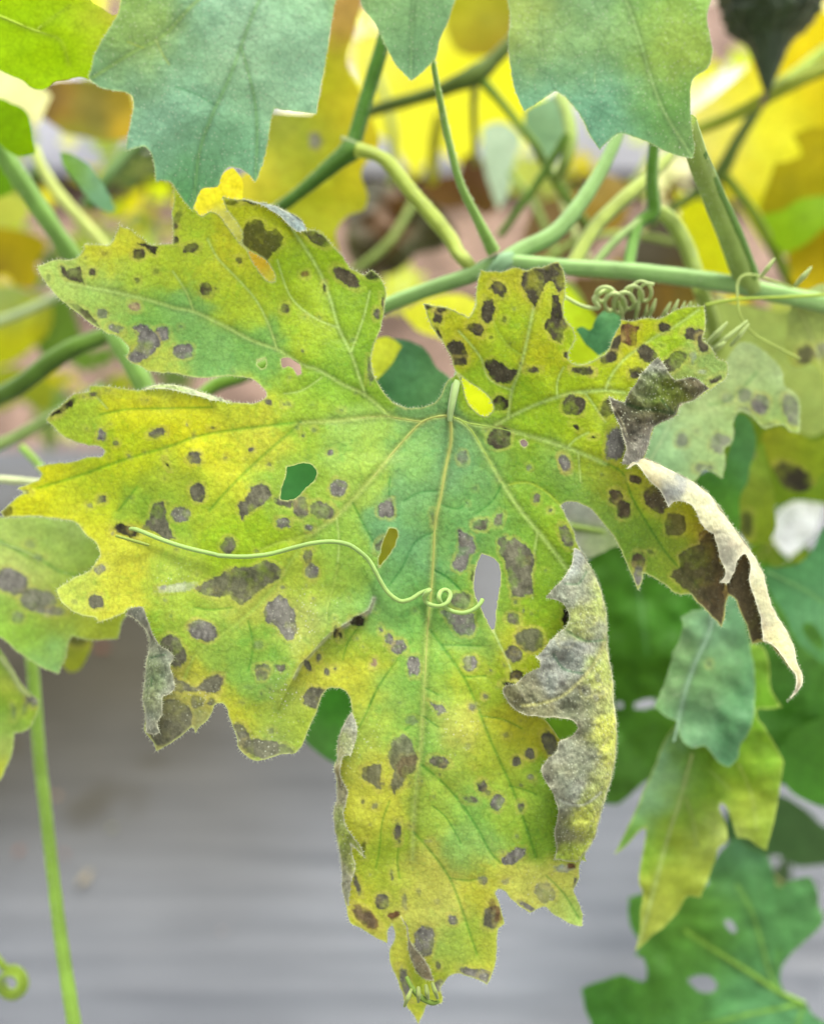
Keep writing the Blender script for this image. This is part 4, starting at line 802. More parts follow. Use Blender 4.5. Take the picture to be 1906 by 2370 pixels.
f1s = [(1340, 1300, (165, 172, 160)), (1320, 1370, (160, 165, 145)), (1350, 1370, (165, 170, 135)), (1290, 1380, (160, 165, 140)), (1360, 1330, GY), (1360, 1420, (185, 198, 120)), (1390, 1400, (185, 198, 110)), (1390, 1340, (180, 195, 90)),
       (1340, 1440, (180, 192, 110)), (1300, 1480, (160, 168, 150)), (1350, 1500, (158, 162, 150)), (1380, 1460, (175, 182, 150)), (1270, 1530, (165, 170, 155)), (1330, 1550, (150, 155, 140)), (1380, 1500, (160, 165, 145)), (1290, 1570, (165, 170, 155)), (1240, 1590, (150, 150, 120)),
       (1200, 1620, (128, 128, 90)), (1260, 1640, (128, 128, 92)), (1320, 1600, (155, 160, 130)), (1330, 1640, (130, 135, 105)), (1380, 1620, (140, 145, 110)), (1370, 1660, (145, 152, 110)), (1400, 1570, (175, 190, 100)), (1410, 1500, YG), (1400, 1620, YG), (1390, 1700, (210, 218, 100)), (1415, 1750, (208, 216, 100)),
       (1345, 1700, (135, 138, 110)), (1300, 1730, (150, 155, 130)), (1270, 1780, (130, 132, 108)), (1310, 1790, (135, 140, 110)), (1350, 1760, (150, 155, 125)), (1330, 1830, (165, 170, 150)), (1300, 1840, (150, 155, 130)), (1390, 1790, (165, 175, 115)), (1380, 1850, (180, 192, 105)),
       (1300, 1900, (128, 130, 95)), (1300, 1935, (130, 132, 95)), (1340, 1900, (195, 205, 90)), (1360, 1940, (200, 210, 90)), (1340, 1970, (190, 205, 85)), (1310, 1975, (175, 195, 75)), (1290, 1990, (165, 190, 70)), (1330, 1995, (185, 200, 75)), (1420, 1800, (208, 216, 108)), (1435, 1600, (205, 215, 110)), (1405, 1860, (205, 214, 115))]
f1v = [(P5(950, 1250, [(890, 1330), (1050, 1310), (1200, 1260), (1330, 1160), (1430, 1050), (1510, 930), (1560, 800)]), 3.4, 'P', (200, 200, 125)),
       (P5(1050, 1650, [(1160, 330), (1200, 260), (1240, 200)]), 2.6, 'p', (200, 200, 120)), (P5(950, 1250, [(1560, 800), (1400, 810), (1250, 720)]), 2.5, 'k'), (P5(950, 1250, [(1380, 1070), (1220, 1030), (1150, 920)]), 2.8, 'k'),
       (P5(950, 1250, [(1240, 350), (1350, 350), (1410, 250)]), 2.0, 'k'), (P5(1050, 1650, [(850, 700), (950, 740), (1040, 740), (1180, 640)]), 2.5, 'p', (200, 205, 180))]
flap('folded_margin', f1, f1h, 0.0055, 34, f1s, E(950, 1250, [(1440, 630, 35, 40, 'g', 0, .4), (1500, 1100, 22, 40, 'g', 0, .5), (1410, 1200, 35, 50, 'g', 0, .5), (1490, 1260, 20, 30, 'g', 0, .5), (1540, 1220, 20, 20, 'g', 0, .4), (1250, 790, 60, 60, 'g', 0, .35)]),
     f1v, 21, 'grey hairy underside of the leaf folded over along its lower right margin',
     bumps=[(1230, 1600, 60, 0.0022), (1290, 1490, 40, -0.0016), (1310, 1810, 50, -0.002), (1330, 1700, 40, 0.0015), (1310, 1640, 30, 0.001), (1290, 1355, 30, -.001), (1300, 1530, 22, .0012)], und=0.0014, us=34, k=0.9, fade=(1995, 130))
# the crumpled fold on the upper right lobe
f2 = P5(1300, 600, [(378, 1092), (430, 1125), (500, 1145), (530, 1080), (590, 1000), (625, 930), (700, 850), (770, 788), (830, 860), (870, 930), (910, 965), (1000, 950), (1060, 945), (1120, 990), (1185, 1035), (1100, 1095), (1060, 1130), (940, 1170),
                    (915, 1245), (850, 1290), (740, 1340), (712, 1420), (690, 1500), (640, 1600), (560, 1650), (480, 1640), (510, 1500), (480, 1400), (440, 1290), (400, 1200)])
f2h = P5(1300, 600, [(1185, 1035), (1100, 1095), (1060, 1130), (940, 1170), (915, 1245), (850, 1290), (740, 1340), (712, 1420), (690, 1500), (640, 1600)])
f2s = [(1500, 850, (165, 170, 150)), (1530, 860, (170, 172, 155)), (1510, 880, (135, 150, 90)), (1480, 900, (145, 150, 115)), (1520, 910, (110, 135, 35)), (1560, 905, (115, 130, 40)), (1480, 930, (135, 145, 85)), (1600, 890, (125, 120, 85)),
       (1630, 900, (110, 102, 80)), (1560, 940, (140, 155, 70)), (1520, 950, (110, 105, 70)), (1420, 930, (88, 82, 66)), (1460, 960, (86, 82, 62)), (1500, 970, (84, 80, 58)), (1540, 965, (100, 95, 70)), (1450, 1000, (95, 92, 70)), (1470, 1030, (135, 132, 115)),
       (1480, 1060, (190, 185, 165)), (1500, 1000, (125, 120, 100)), (1440, 960, (90, 86, 66))]
flap('folded_margin', f2, f2h, 0.0042, 22, f2s, (), [(P5(1300, 600, [(380, 1100), (600, 1190), (750, 1210), (915, 1245)]), 4, 'k'), (P5(1300, 600, [(400, 1180), (480, 1300), (520, 1420)]), 2, 'p', (170, 165, 130)), (P5(1300, 600, [(800, 1130), (860, 1200), (915, 1245)]), 3, 'k')],
     22, 'crumpled brown and grey underside folded over the upper right lobe', und=0.0026, us=36, k=0.75, bumps=[(1500, 945, 22, .0015), (1470, 880, 30, -.001)])
# the long rolled white margin on the far right
f3 = (P5(1300, 1000, [(520, 300), (600, 242), (660, 330), (720, 410), (780, 460), (830, 550), (853, 602), (900, 560), (980, 555), (1050, 600), (1100, 700), (1160, 790), (1210, 810), (1240, 900), (1260, 1000), (1310, 1120), (1300, 1170), (1255, 1205),
                      (1330, 1210), (1380, 1120), (1430, 1000), (1470, 980), (1510, 1060), (1500, 1200), (1540, 1320), (1590, 1480), (1612, 1640)])
      + Q(1300, 1200, 2.861, [(1330, 815), (1375, 825), (1440, 890), (1500, 975), (1550, 1050), (1545, 1130), (1490, 1212), (1582, 1115), (1588, 1030), (1555, 950), (1535, 850), (1485, 740), (1405, 610), (1365, 500), (1335, 370), (1275, 250), (1205, 150), (1135, 60)])
      + P5(1300, 1000, [(1185, 500), (1055, 402), (905, 322), (785, 262), (640, 205), (560, 235)]))
f3h = P5(1300, 1000, [(640, 200), (785, 262), (905, 322), (1055, 402), (1185, 500)]) + Q(1300, 1200, 2.861, [(1135, 60), (1275, 250), (1335, 370), (1365, 500), (1405, 610), (1485, 740), (1535, 850), (1588, 1030)])
CR = (232, 232, 184)
f3s = [(1470, 1070, (215, 205, 160)), (1520, 1100, (228, 220, 175)), (1510, 1130, (220, 205, 130)), (1560, 1130, (170, 175, 165)), (1545, 1150, (150, 155, 155)), (1600, 1150, CR), (1640, 1200, CR), (1680, 1260, (205, 202, 170)), (1700, 1240, CR), (1720, 1300, (225, 222, 180)),
       (1670, 1320, (200, 198, 170)), (1690, 1280, (190, 185, 160)), (1760, 1380, (215, 212, 165)), (1775, 1440, (180, 175, 145)), (1800, 1450, (228, 226, 165)), (1830, 1520, (230, 228, 165)), (1845, 1570, (190, 180, 140)), (1830, 1610, (140, 130, 105))]
flap('rolled_margin', f3, f3h, 0.0040, 20, f3s, (), (), 23, 'cream white underside rolled forward along the far right lobe', und=0.0007, rim=(2.5, (235, 232, 200)), mat=M_cream)
# the grey fold on the lower left
f4 = P5(0, 1250, [(1000, 600), (1030, 560), (1070, 540), (1130, 533), (1170, 590), (1200, 690), (1245, 790), (1290, 850), (1350, 885), (1403, 940), (1370, 1000), (1390, 1100), (1405, 1190), (1370, 1230), (1310, 1260), (1300, 1400), (1268, 1475), (1290, 1540),
                  (1240, 1565), (1165, 1545), (1170, 1430), (1148, 1300), (1158, 1150), (1172, 1000), (1196, 860), (1190, 780), (1150, 700), (1095, 640), (1040, 612)])
f4h = P5(0, 1250, [(1040, 612), (1095, 640), (1150, 700), (1190, 780), (1196, 860), (1172, 1000), (1158, 1150), (1148, 1300), (1170, 1430), (1165, 1545)])
f4s = [(310, 1420, (120, 120, 105)), (330, 1430, (150, 152, 138)), (345, 1460, (110, 108, 90)), (355, 1480, (120, 118, 95)), (360, 1510, (150, 158, 125)), (390, 1530, (165, 172, 148)), (350, 1560, (120, 140, 80)), (370, 1560, (155, 165, 138)),
       (390, 1590, (170, 176, 150)), (345, 1600, (135, 148, 100)), (360, 1640, (140, 148, 112)), (345, 1660, (165, 172, 150)), (360, 1690, (120, 122, 98))]
flap('folded_margin', f4, f4h, 0.0046, 16, f4s, (), [(P5(0, 1250, [(1200, 950), (1260, 930), (1330, 920)]), 1.8, 'k'), (P5(0, 1250, [(1220, 1100), (1215, 1170)]), 1.8, 'k')], 24, 'grey woolly margin folded over at the lower left of the leaf', und=0.0012, bumps=[(375, 1560, 12, .0012)])
# thin strip along the top of the upper left lobe
f5 = P5(400, 400, [(560, 205), (690, 235), (820, 262), (945, 325), (1045, 395), (1075, 462), (1000, 472), (940, 430), (850, 345), (760, 285), (680, 245)])
flap('rolled_margin', f5, P5(400, 400, [(560, 205), (690, 235), (820, 262), (945, 325), (1045, 395), (1075, 462)]), 0.0018, 8, [(640, 500, (165, 180, 170)), (690, 530, (160, 178, 172))], (), (), 25, 'pale grey strip of underside rolled over the top edge', sp=2.5)
# left margin of the lower lobe
f6 = P5(740, 1600, [(255, 170), (285, 230), (300, 310), (285, 400), (250, 520), (190, 520), (170, 590), (160, 660), (185, 740), (225, 795), (210, 900), (190, 1000), (215, 1100), (290, 1190), (335, 1260), (360, 1345), (290, 1270), (250, 1230), (265, 1320), (290, 1420),
                    (250, 1540), (235, 1660), (222, 1734), (185, 1600), (178, 1450), (158, 1300), (128, 1150), (113, 1050), (108, 970), (133, 880), (138, 760), (128, 690), (113, 620), (133, 560), (138, 460), (150, 360), (200, 250)])
f6h = P5(740, 1600, [(200, 250), (150, 360), (138, 460), (133, 560), (113, 620), (128, 690), (138, 760), (133, 880), (108, 970), (113, 1050), (128, 1150), (158, 1300), (178, 1450), (185, 1600), (222, 1734)])
f6s = [(815, 1680, (165, 168, 150)), (800, 1730, (185, 188, 155)), (790, 1720, (180, 195, 90)), (775, 1770, (180, 165, 110)), (785, 1800, (120, 115, 70)), (790, 1840, (140, 135, 105)), (785, 1890, (160, 175, 105)), (780, 1930, (175, 190, 90)), (800, 1950, (170, 190, 80)),
       (810, 1970, (120, 130, 80)), (800, 1990, (115, 118, 80)), (815, 2020, (165, 165, 140)), (800, 2060, (155, 158, 125)), (830, 1980, (178, 190, 85))]
flap('rolled_margin', f6, f6h, 0.0022, 9, f6s, (), (), 26, 'narrow dusty grey margin rolled in along the left of the lower lobe', sp=2.6, und=0.0005)
f7 = P5(740, 1950, [(650, 590), (690, 650), (708, 720), (715, 780), (790, 880), (850, 950), (890, 1030), (912, 1112), (830, 1090), (760, 1010), (720, 900), (703, 780), (690, 680)])
flap('curled_tip', f7, P5(740, 1950, [(650, 590), (690, 680), (703, 780), (720, 900), (760, 1010), (830, 1090)]), 0.003, 10, [(960, 2200, (135, 128, 100)), (980, 2240, (140, 130, 100)), (940, 2140, (120, 105, 70))], (), (), 27, 'grey curl of underside above the leaf tip', sp=2.4)
f8 = P5(0, 850, [(1140, 176), (1220, 146), (1300, 134), (1400, 140), (1500, 160), (1600, 195), (1734, 236), (1870, 290), (1734, 268), (1600, 236), (1480, 205), (1380, 180), (1300, 172), (1220, 176)])
flap('rolled_margin', f8, P5(0, 850, [(1140, 176), (1220, 146), (1300, 134), (1400, 140), (1500, 160), (1600, 195), (1734, 236)]), 0.0012, 6, [(400, 900, (170, 190, 120)), (450, 905, (185, 200, 150))], (), (), 28, 'pale hairy rim along the top of the middle left lobe', sp=2.4)
# petiole from the blade to the vine behind
tube('petiole', [(1041, 975, .2835, 5), (1042, 958, .2833, 7), (1046, 935, .2834, 8.5), (1055, 890, .285, 9.5), (1066, 845, .291, 9), (1078, 790, .300, 9), (1105, 720, .312, 9), (1130, 640, .322, 10)], stem_mat((165, 192, 118)), main, 12, ridges=0.12)
# pinched shoot at the tip
tip_m = stem_mat((128, 160, 58), .8)
tube('tip_shoot', [(940, 2262, .284, 5), (955, 2290, .282, 6), (975, 2310, .281, 7), (1000, 2322, .281, 6), (1016, 2318, .282, 3)], tip_m, main, 8)
for a, b in (((952, 2290), (935, 2330)), ((968, 2285), (968, 2320)), ((985, 2280), (990, 2315)), ((1000, 2275), (1012, 2312))):
    tube('tip_shoot', [(a[0], a[1], .2815, 3.5), ((a[0] + b[0]) / 2, (a[1] + b[1]) / 2, .280, 5.5), (b[0], b[1], .281, 3)], stem_mat((160, 178, 95), .85), main, 8)

# ================================================================== GROUND
def ground_sheet(name, x0, x1, y0, y1, nx, ny, zf, mat, colf=None):
    gx, gy = np.meshgrid(np.linspace(x0, x1, nx), np.linspace(y0, y1, ny))
    z = zf(gx, gy)
    V = np.stack([gx.ravel(), gy.ravel(), z.ravel()], 1)
    i = np.arange((ny - 1) * (nx - 1)); r = i // (nx - 1); c = i % (nx - 1); a = r * nx + c
    F = np.stack([a, a + 1, a + nx + 1, a + nx], 1)
    cols = None if colf is None else colf(gx.ravel(), gy.ravel()); mk = None
    if isinstance(cols, tuple): cols, mk = cols
    o = mesh_obj(name, V, F, mat, None, cols, None if cols is None else (mk if mk is not None else np.zeros((len(V), 3))))
    o['kind'] = 'structure'
    return o

M_soil = leaf_mat('soil_crumbs', 0.0, 0.95, 0.1, 0.9, 0.35, 0.0, scale=0.12, net=0.0)
M_far = plain_mat('far_soil', (0.25, 0.17, 0.13), 0.95, 0, 0.25, 3, 0.2, 0)
def soil_z(x, y): return -0.012 + 0.030 * fbm(N1, x * 1000, y * 1000, 60) + 0.012 * fbm(N2, x * 1000, y * 1000, 17)
def soil_c(x, y):
    n = fbm(N3, x * 1000, y * 1000, 70)[:, None]; n2 = fbm(N4, x * 1000, y * 1000, 16)[:, None]
    c = np.array([0.125, 0.085, 0.066]) * (1 + 0.5 * n + 0.5 * n2)
    return np.clip(c, 0.01, 0.8)
ground_sheet('soil', -2.0, 2.0, -1.0, 3.2, 260, 260, soil_z, M_soil, soil_c)
ground_sheet('ground', -60, 60, -60, 60, 9, 9, lambda x, y: x * 0 - 0.06, M_far)

# silver mulch film over the bed
def film_mat():
    m, t, N, L = new_mat('silver_mulch_film')
    tc = N.new('ShaderNodeTexCoord')
    mp = N.new('ShaderNodeMapping'); mp.inputs['Scale'].default_value = (7, 60, 20); mp.inputs['Rotation'].default_value = (0, 0, math.radians(-4))
    L.new(tc.outputs['Object'], mp.inputs[0])
    n = N.new('ShaderNodeTexNoise'); n.inputs['Scale'].default_value = 1.6; n.inputs['Detail'].default_value = 5; L.new(mp.outputs[0], n.inputs['Vector'])
    at_ = N.new('ShaderNodeAttribute'); at_.attribute_name = 'pigment'
    mr = N.new('ShaderNodeMapRange'); mr.inputs[1].default_value = .3; mr.inputs[2].default_value = .7; mr.inputs[3].default_value = .9; mr.inputs[4].default_value = 1.1
    L.new(n.outputs['Fac'], mr.inputs[0])
    vm = N.new('ShaderNodeVectorMath'); vm.operation = 'SCALE'; L.new(at_.outputs['Color'], vm.inputs[0]); L.new(mr.outputs[0], vm.inputs['Scale'])
    b = N.new('ShaderNodeBump'); b.inputs['Strength'].default_value = 0.3; b.inputs['Distance'].default_value = 0.0015; L.new(n.outputs['Fac'], b.inputs['Height'])
    pb = N.new('ShaderNodeBsdfPrincipled'); pb.inputs['Roughness'].default_value = 0.55
    mk = N.new('ShaderNodeAttribute'); mk.attribute_name = 'marks'; sp_ = N.new('ShaderNodeSeparateColor'); L.new(mk.outputs['Color'], sp_.inputs[0])
    sr = N.new('ShaderNodeMapRange'); sr.inputs[3].default_value = 0.22; sr.inputs[4].default_value = 0.02; L.new(sp_.outputs[0], sr.inputs[0]); L.new(sr.outputs[0], pb.inputs['Specular IOR Level'])
    L.new(vm.outputs[0], pb.inputs['Base Color']); L.new(b.outputs[0], pb.inputs['Normal'])
    o = N.new('ShaderNodeOutputMaterial'); L.new(pb.outputs[0], o.inputs[0])
    return m
M_film = film_mat()
def film_z(x, y):
    edge = np.clip((0.56 - y) / 0.10, 0, 1)
    return 0.012 + 0.045 * edge * (2 - edge) + 0.003 * fbm(N1, x * 250, y * 1000, 60) + 0.0011 * fbm(N2, x * 60 + y * 40, y * 1000, 9) * (x < 0.35) + 0.003 * fbm(N3, x * 1000, y * 1000, 120)
def film_c(x, y):
    base = np.array([0.062, 0.067, 0.075])[None, :] * (1 + 0.35 * np.exp(-((x - 0.02) / .10) ** 2 - ((y - 0.22) / .10) ** 2))[:, None] * (1 + 0.45 * fbm(N2, x * 1000, y * 1000 + 300, 150))[:, None]
    # leaf shade painted brown into the film colour, far left, with some soil mottling
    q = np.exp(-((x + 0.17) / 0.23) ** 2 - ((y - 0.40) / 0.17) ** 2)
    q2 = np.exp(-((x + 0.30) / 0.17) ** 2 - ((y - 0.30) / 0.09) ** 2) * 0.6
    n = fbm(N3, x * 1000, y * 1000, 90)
    shade_dirt = 1 - np.exp(-((q + q2) * (1.0 + 0.25 * n) * 1.6) ** 1.5)
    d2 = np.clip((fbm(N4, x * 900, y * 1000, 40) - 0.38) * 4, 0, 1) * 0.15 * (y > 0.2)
    shade_dirt = np.clip(shade_dirt + d2, 0, 1)[:, None]
    M = np.zeros((len(x), 3)); M[:, 0] = shade_dirt[:, 0]
    return np.clip(base * (1 - shade_dirt) + np.array([0.026, 0.023, 0.014]) * shade_dirt, 0.005, 0.9), M
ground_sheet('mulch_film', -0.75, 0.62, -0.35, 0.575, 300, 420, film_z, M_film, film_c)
def film2_z(x, y): return 0.02 + 0.06 * np.sin(np.clip((y - 0.96) / 0.17, 0, 1) * math.pi) + 0.005 * fbm(N1, x * 400, y * 1000, 60)
def film2_c(x, y): return np.clip(np.array([0.26, 0.26, 0.30])[None, :] * (1 + 0.12 * fbm(N3, x * 1000, y * 1000, 80))[:, None], 0, 0.9)
ground_sheet('mulch_film', -1.6, 1.6, 0.96, 1.13, 160, 60, film2_z, M_film, film2_c)

# ================================================================== generic helpers for the other leaves
def rot_out(cx, cy, R, rot, seed, asp=1.0, lobes=7, cut=0.5):
    r = random.Random(seed); pts = []
    angs = np.linspace(-135, 135, lobes); lens = [0.6, 0.8, 0.9, 1.0, 0.9, 0.8, 0.6] if lobes == 7 else [0.65, 0.9, 1.0, 0.9, 0.65]
    ca, sa = math.cos(math.radians(rot)), math.sin(math.radians(rot))
    def add(a, l):
        a = math.radians(a); x = math.sin(a) * l * R; y = math.cos(a) * l * R * asp
        pts.append((cx + x * ca - y * sa, cy + x * sa + y * ca))
    add(180, 0.06)
    for a, l in zip(angs, lens):
        l *= r.uniform(0.88, 1.1)
        w = 270 / (lobes - 1) / 2
        add(a - w * 0.98, l * cut); add(a - w * 0.75, l * (cut + 0.18)); add(a - w * 0.5, l * 0.83); add(a - w * 0.42, l * 0.76)
        add(a - w * 0.15, l * 0.93); add(a, l); add(a + w * 0.18, l * 0.92); add(a + w * 0.42, l * 0.74); add(a + w * 0.5, l * 0.84); add(a + w * 0.8, l * (cut + 0.15))
    add(angs[-1] + 22, 0.35)
    return pts

def leaf(label, out, d, samples, g=(0, 0), sp=5, sigma=60, k=1.0, mat=None, veins=(), spots=(), holes=(), und=0.002, us=150, bumps=(), rim=(0, (0, 0, 0)), seed=0, speck=0.0, hair=0, grain=0.06,
         group=None, name='gourd_leaf', cat='leaf', vein_tubes=2, jag=1.2, powder=()):
    P = np.asarray(out, float); c = P.mean(0)
    root = empty(name, at(c[0], c[1], d), label, cat, group)
    dep = mk_depth(d, c, g, und, us, bumps, (), seed)
    b, o, hs = sheet('blade', out, dep, mat or M_leaf, root, sp, holes, samples, sigma, k, spots, veins, rim, powder, speck, seed, grain, jag, kleaf=0.45)
    for v in list(veins)[:vein_tubes]:
        q = smooth_poly(v[0], False, 20); dd = dep(q[:, 0], q[:, 1]); n = len(q)
        vc = v[3] if len(v) > 3 else (170, 195, 110)
        tube('vein', [(q[j, 0], q[j, 1], dd[j] + 0.0003, max(1.2, v[1] * 1.1 * (1 - 0.6 * j / n))) for j in range(n)], stem_mat(vc, k), root, 6)
    if hair: hair_fringe(root, [o], dep, hair, 3.0, 0.9, seed)
    return root, dep

# ---- the big grey-green leaf hanging in from the top edge
tq = 2.709
T = (Q(0, 0, tq, [(640, -700), (700, -420), (780, -200), (752, 40), (740, 90), (700, 150), (640, 250), (590, 350), (570, 430), (556, 492), (620, 540), (720, 570), (800, 578), (828, 600), (836, 660), (820, 760), (800, 860), (790, 945), (850, 925), (915, 918), (950, 970),
                   (970, 1060), (978, 1132), (1070, 1138), (1130, 1230), (1205, 1318), (1235, 1240), (1270, 1185), (1360, 1170), (1400, 1080), (1440, 1045), (1510, 1060), (1560, 1090), (1600, 1142), (1645, 1020)])
     + Q(600, 0, tq, [(20, 1040), (50, 900), (70, 760), (92, 678), (200, 695), (290, 705), (357, 712), (380, 560), (420, 350), (450, 150), (500, -60), (560, -160), (620, -100), (640, 30), (740, 170), (800, 310), (870, 420), (950, 502), (1020, 450), (1100, 360),
                      (1130, 250), (1190, 110), (1225, 0), (1290, -180), (1420, -210), (1530, -100), (1565, 40), (1570, 130), (1558, 250), (1575, 420), (1600, 560), (1660, 700)])
     + Q(1200, 0, 2.456, [(45, 625), (100, 590), (210, 518), (260, 550), (340, 640), (400, 760), (458, 855), (500, 810), (570, 760), (620, 765), (740, 810), (860, 870), (985, 897), (1000, 850), (985, 740), (975, 600), (990, 450), (1080, 375), (1100, 290), (1085, 200), (1070, 100), (1090, 10), (1140, -150), (1180, -420), (900, -800)])
     + [(1300, -560), (1050, -640), (800, -560)])
TG, TL = (128, 182, 140), (150, 200, 160)
T_s = [(300, 60, (115, 165, 80)), (250, 150, (110, 165, 80)), (330, 100, (165, 185, 80)), (300, 130, (150, 180, 85)), (240, 175, (125, 175, 150)), (400, 150, TG), (480, 60, TG), (560, 60, (155, 205, 170)), (640, 40, (150, 200, 150)), (550, 130, (160, 200, 145)), (650, 130, TL), (450, 280, (132, 188, 148)), (340, 200, (130, 182, 150)),
       (560, 240, (135, 188, 140)), (620, 200, (150, 200, 155)), (380, 350, (130, 185, 145)), (500, 350, (118, 175, 125)), (450, 420, (95, 165, 95)), (440, 470, (90, 160, 85)), (560, 400, (120, 178, 135)), (400, 300, (140, 185, 150)),
       (950, 60, (135, 188, 130)), (900, 30, (150, 195, 120)), (960, 150, (122, 175, 120)), (1250, 80, (160, 190, 100)), (1220, 60, (165, 190, 90)), (1300, 130, (140, 188, 125)), (1380, 90, (155, 192, 105)), (1350, 40, (130, 185, 135)), (1250, 200, (115, 175, 135)), (1400, 220, (112, 172, 135)), (1500, 60, (125, 180, 90)),
       (1580, 90, (185, 205, 80)), (1560, 130, (165, 195, 85)), (1530, 200, (135, 185, 100)), (1620, 60, (130, 185, 90)), (1450, 300, (125, 182, 130)), (1540, 260, (100, 165, 70)), (1580, 300, (110, 170, 90)), (1380, 300, (110, 170, 140)), (1330, 230, (112, 172, 130)), (1590, 350, (140, 180, 100)), (1000, -300, TG), (500, -200, TG), (1500, -200, TG)]
T_v = [(Q(0, 0, tq, [(1700, -300), (1240, 0), (1000, 240), (860, 310), (700, 410), (580, 485)]), 3.4, 'P', (150, 190, 90)),
       (Q(0, 0, tq, [(1950, -500), (1700, -150), (1625, 0), (1580, 100), (1510, 290), (1440, 480), (1330, 720), (1250, 950), (1220, 1200), (1205, 1300)]), 3.2, 'P', (130, 185, 105)),
       (Q(0, 0, tq, [(1510, 290), (1550, 430), (1600, 650), (1610, 900), (1600, 1120)]), 2.6, 'P', (125, 180, 100)),
       (Q(1200, 0, 2.456, [(420, -400), (610, 0), (680, 200), (760, 470), (830, 640), (980, 880)]), 3.4, 'P', (165, 205, 120)),
       ([(1010, -350), (965, -100), (952, 100), (950, 180)], 3, 'P', (140, 190, 120)),
       (Q(0, 0, tq, [(980, 250), (1020, 340), (1060, 400)]), 2.2, 'p', (165, 190, 100)), (Q(0, 0, tq, [(800, 260), (900, 300)]), 2, 'p', (165, 190, 80)), (Q(0, 0, tq, [(1350, 660), (1250, 600), (1100, 540)]), 2, 'k'),
       (Q(1200, 0, 2.456, [(130, 60), (120, 200), (140, 330)]), 2, 'p', (160, 200, 120)), (Q(1200, 0, 2.456, [(470, 200), (440, 350), (430, 470)]), 2, 'p', (150, 195, 130))]
T_s = [(a_, b_, (c_[0] + 4, c_[1] + 3, c_[2])) for a_, b_, c_ in T_s]
Troot, Tdep = leaf('blue-green healthy leaf with sharp lobes hanging in from the top edge', T, 0.262, T_s, (0, 0.02), 4.0, 60, 1.0, M_matte, T_v, (), (), 0.0022, 170, [(440, 480, 120, .004), (950, 180, 120, .003), (1600, 360, 120, .003)],
                    (2.2, (175, 205, 130)), 41, 0.25, 5, 0.05, vein_tubes=5, powder=[(560, 60, 120, .4), (640, 240, 40, .6), (1590, 290, 30, .9), (1570, 340, 30, .6)])

# ---- bright leaves at the upper left
leaf('bright lime green leaf with light shining through in the top left corner', Q(0, 0, tq, [(-400, -300), (500, -300), (560, -10), (640, 50), (715, 100), (735, 110), (752, 40), (790, 60), (760, 200), (700, 330), (620, 420), (560, 498), (500, 480), (430, 495), (340, 510), (270, 562), (180, 540), (150, 505), (80, 480), (0, 440), (-300, 420)]), 0.300,
     [(100, 60, (165, 208, 10)), (200, 30, (172, 212, 20)), (150, 150, (162, 205, 5)), (270, 15, (225, 215, 110)), (50, 130, (165, 212, 20))], (-.01, 0.02), 6, 60, 1.1, M_back,
     [(Q(0, 0, tq, [(-100, 60), (0, 100), (220, 190), (380, 250), (430, 400)]), 4, 'p', (190, 220, 60)), (Q(0, 0, tq, [(240, 180), (340, 100), (450, 20)]), 3, 'p', (190, 220, 60))], seed=42)
leaf('small lime green leaf at the left edge below the bright corner leaf', Q(0, 0, tq, [(-300, 560), (0, 615), (80, 650), (165, 700), (200, 820), (225, 960), (120, 980), (40, 940), (0, 900), (-200, 860)]), 0.330, [(30, 280, (150, 200, 10)), (70, 340, (135, 180, 10))], (0, .03), 7, 60, 1.0, M_back, seed=43)
leaf('green leaf fragment at the left edge beside the pale stalk', Q(0, 0, tq, [(-200, 900), (0, 1000), (60, 1080), (80, 1200), (0, 1240), (-200, 1200)]), 0.40, [(0, 400, (105, 155, 10))], (0, 0), 8, 60, 1.0, M_back, seed=44)
leaf('narrow folded blue-green leaf among the stalks on the left', Q(0, 0, tq, [(375, 950), (440, 965), (540, 1020), (620, 1110), (690, 1230), (725, 1310), (690, 1330), (620, 1300), (540, 1230), (460, 1120), (400, 1040)]), 0.35,
     [(180, 400, (120, 170, 20)), (170, 380, (120, 170, 30)), (230, 420, (120, 165, 130)), (250, 470, (120, 170, 120)), (200, 370, (150, 185, 150))], (.02, 0), 5, 30, 1, M_leaf, seed=45)

# ---- the pale leaf behind, lower left
L1 = (P5(0, 850, [(-300, 1150), (5, 1205), (90, 1200), (200, 1195), (330, 1198), (450, 1212), (560, 1225), (680, 1200), (900, 1250), (1000, 1300)])
      + P5(0, 1250, [(1150, 100), (1100, 400), (1050, 560), (990, 640), (968, 680), (962, 740), (950, 792), (860, 800), (740, 802), (650, 790), (580, 765), (550, 820), (520, 960), (492, 1020), (475, 1072), (400, 1050), (300, 1000), (200, 940), (100, 860), (20, 790), (-60, 770), (-300, 760)]))
L1s = [(20, 1250, (170, 200, 100)), (100, 1250, (165, 200, 90)), (160, 1230, (175, 205, 120)), (40, 1300, (190, 205, 110)), (120, 1300, (165, 198, 80)), (60, 1330, (205, 212, 120)), (190, 1300, (160, 195, 80)), (30, 1420, (150, 195, 80)), (60, 1460, (155, 198, 60)), (110, 1500, (160, 198, 65)), (120, 1530, (145, 195, 100)),
       (135, 1530, (130, 195, 140)), (150, 1450, (175, 200, 75)), (200, 1450, (185, 200, 60)), (250, 1460, (180, 198, 60)), (170, 1400, (170, 185, 80)), (220, 1420, (175, 195, 60))]
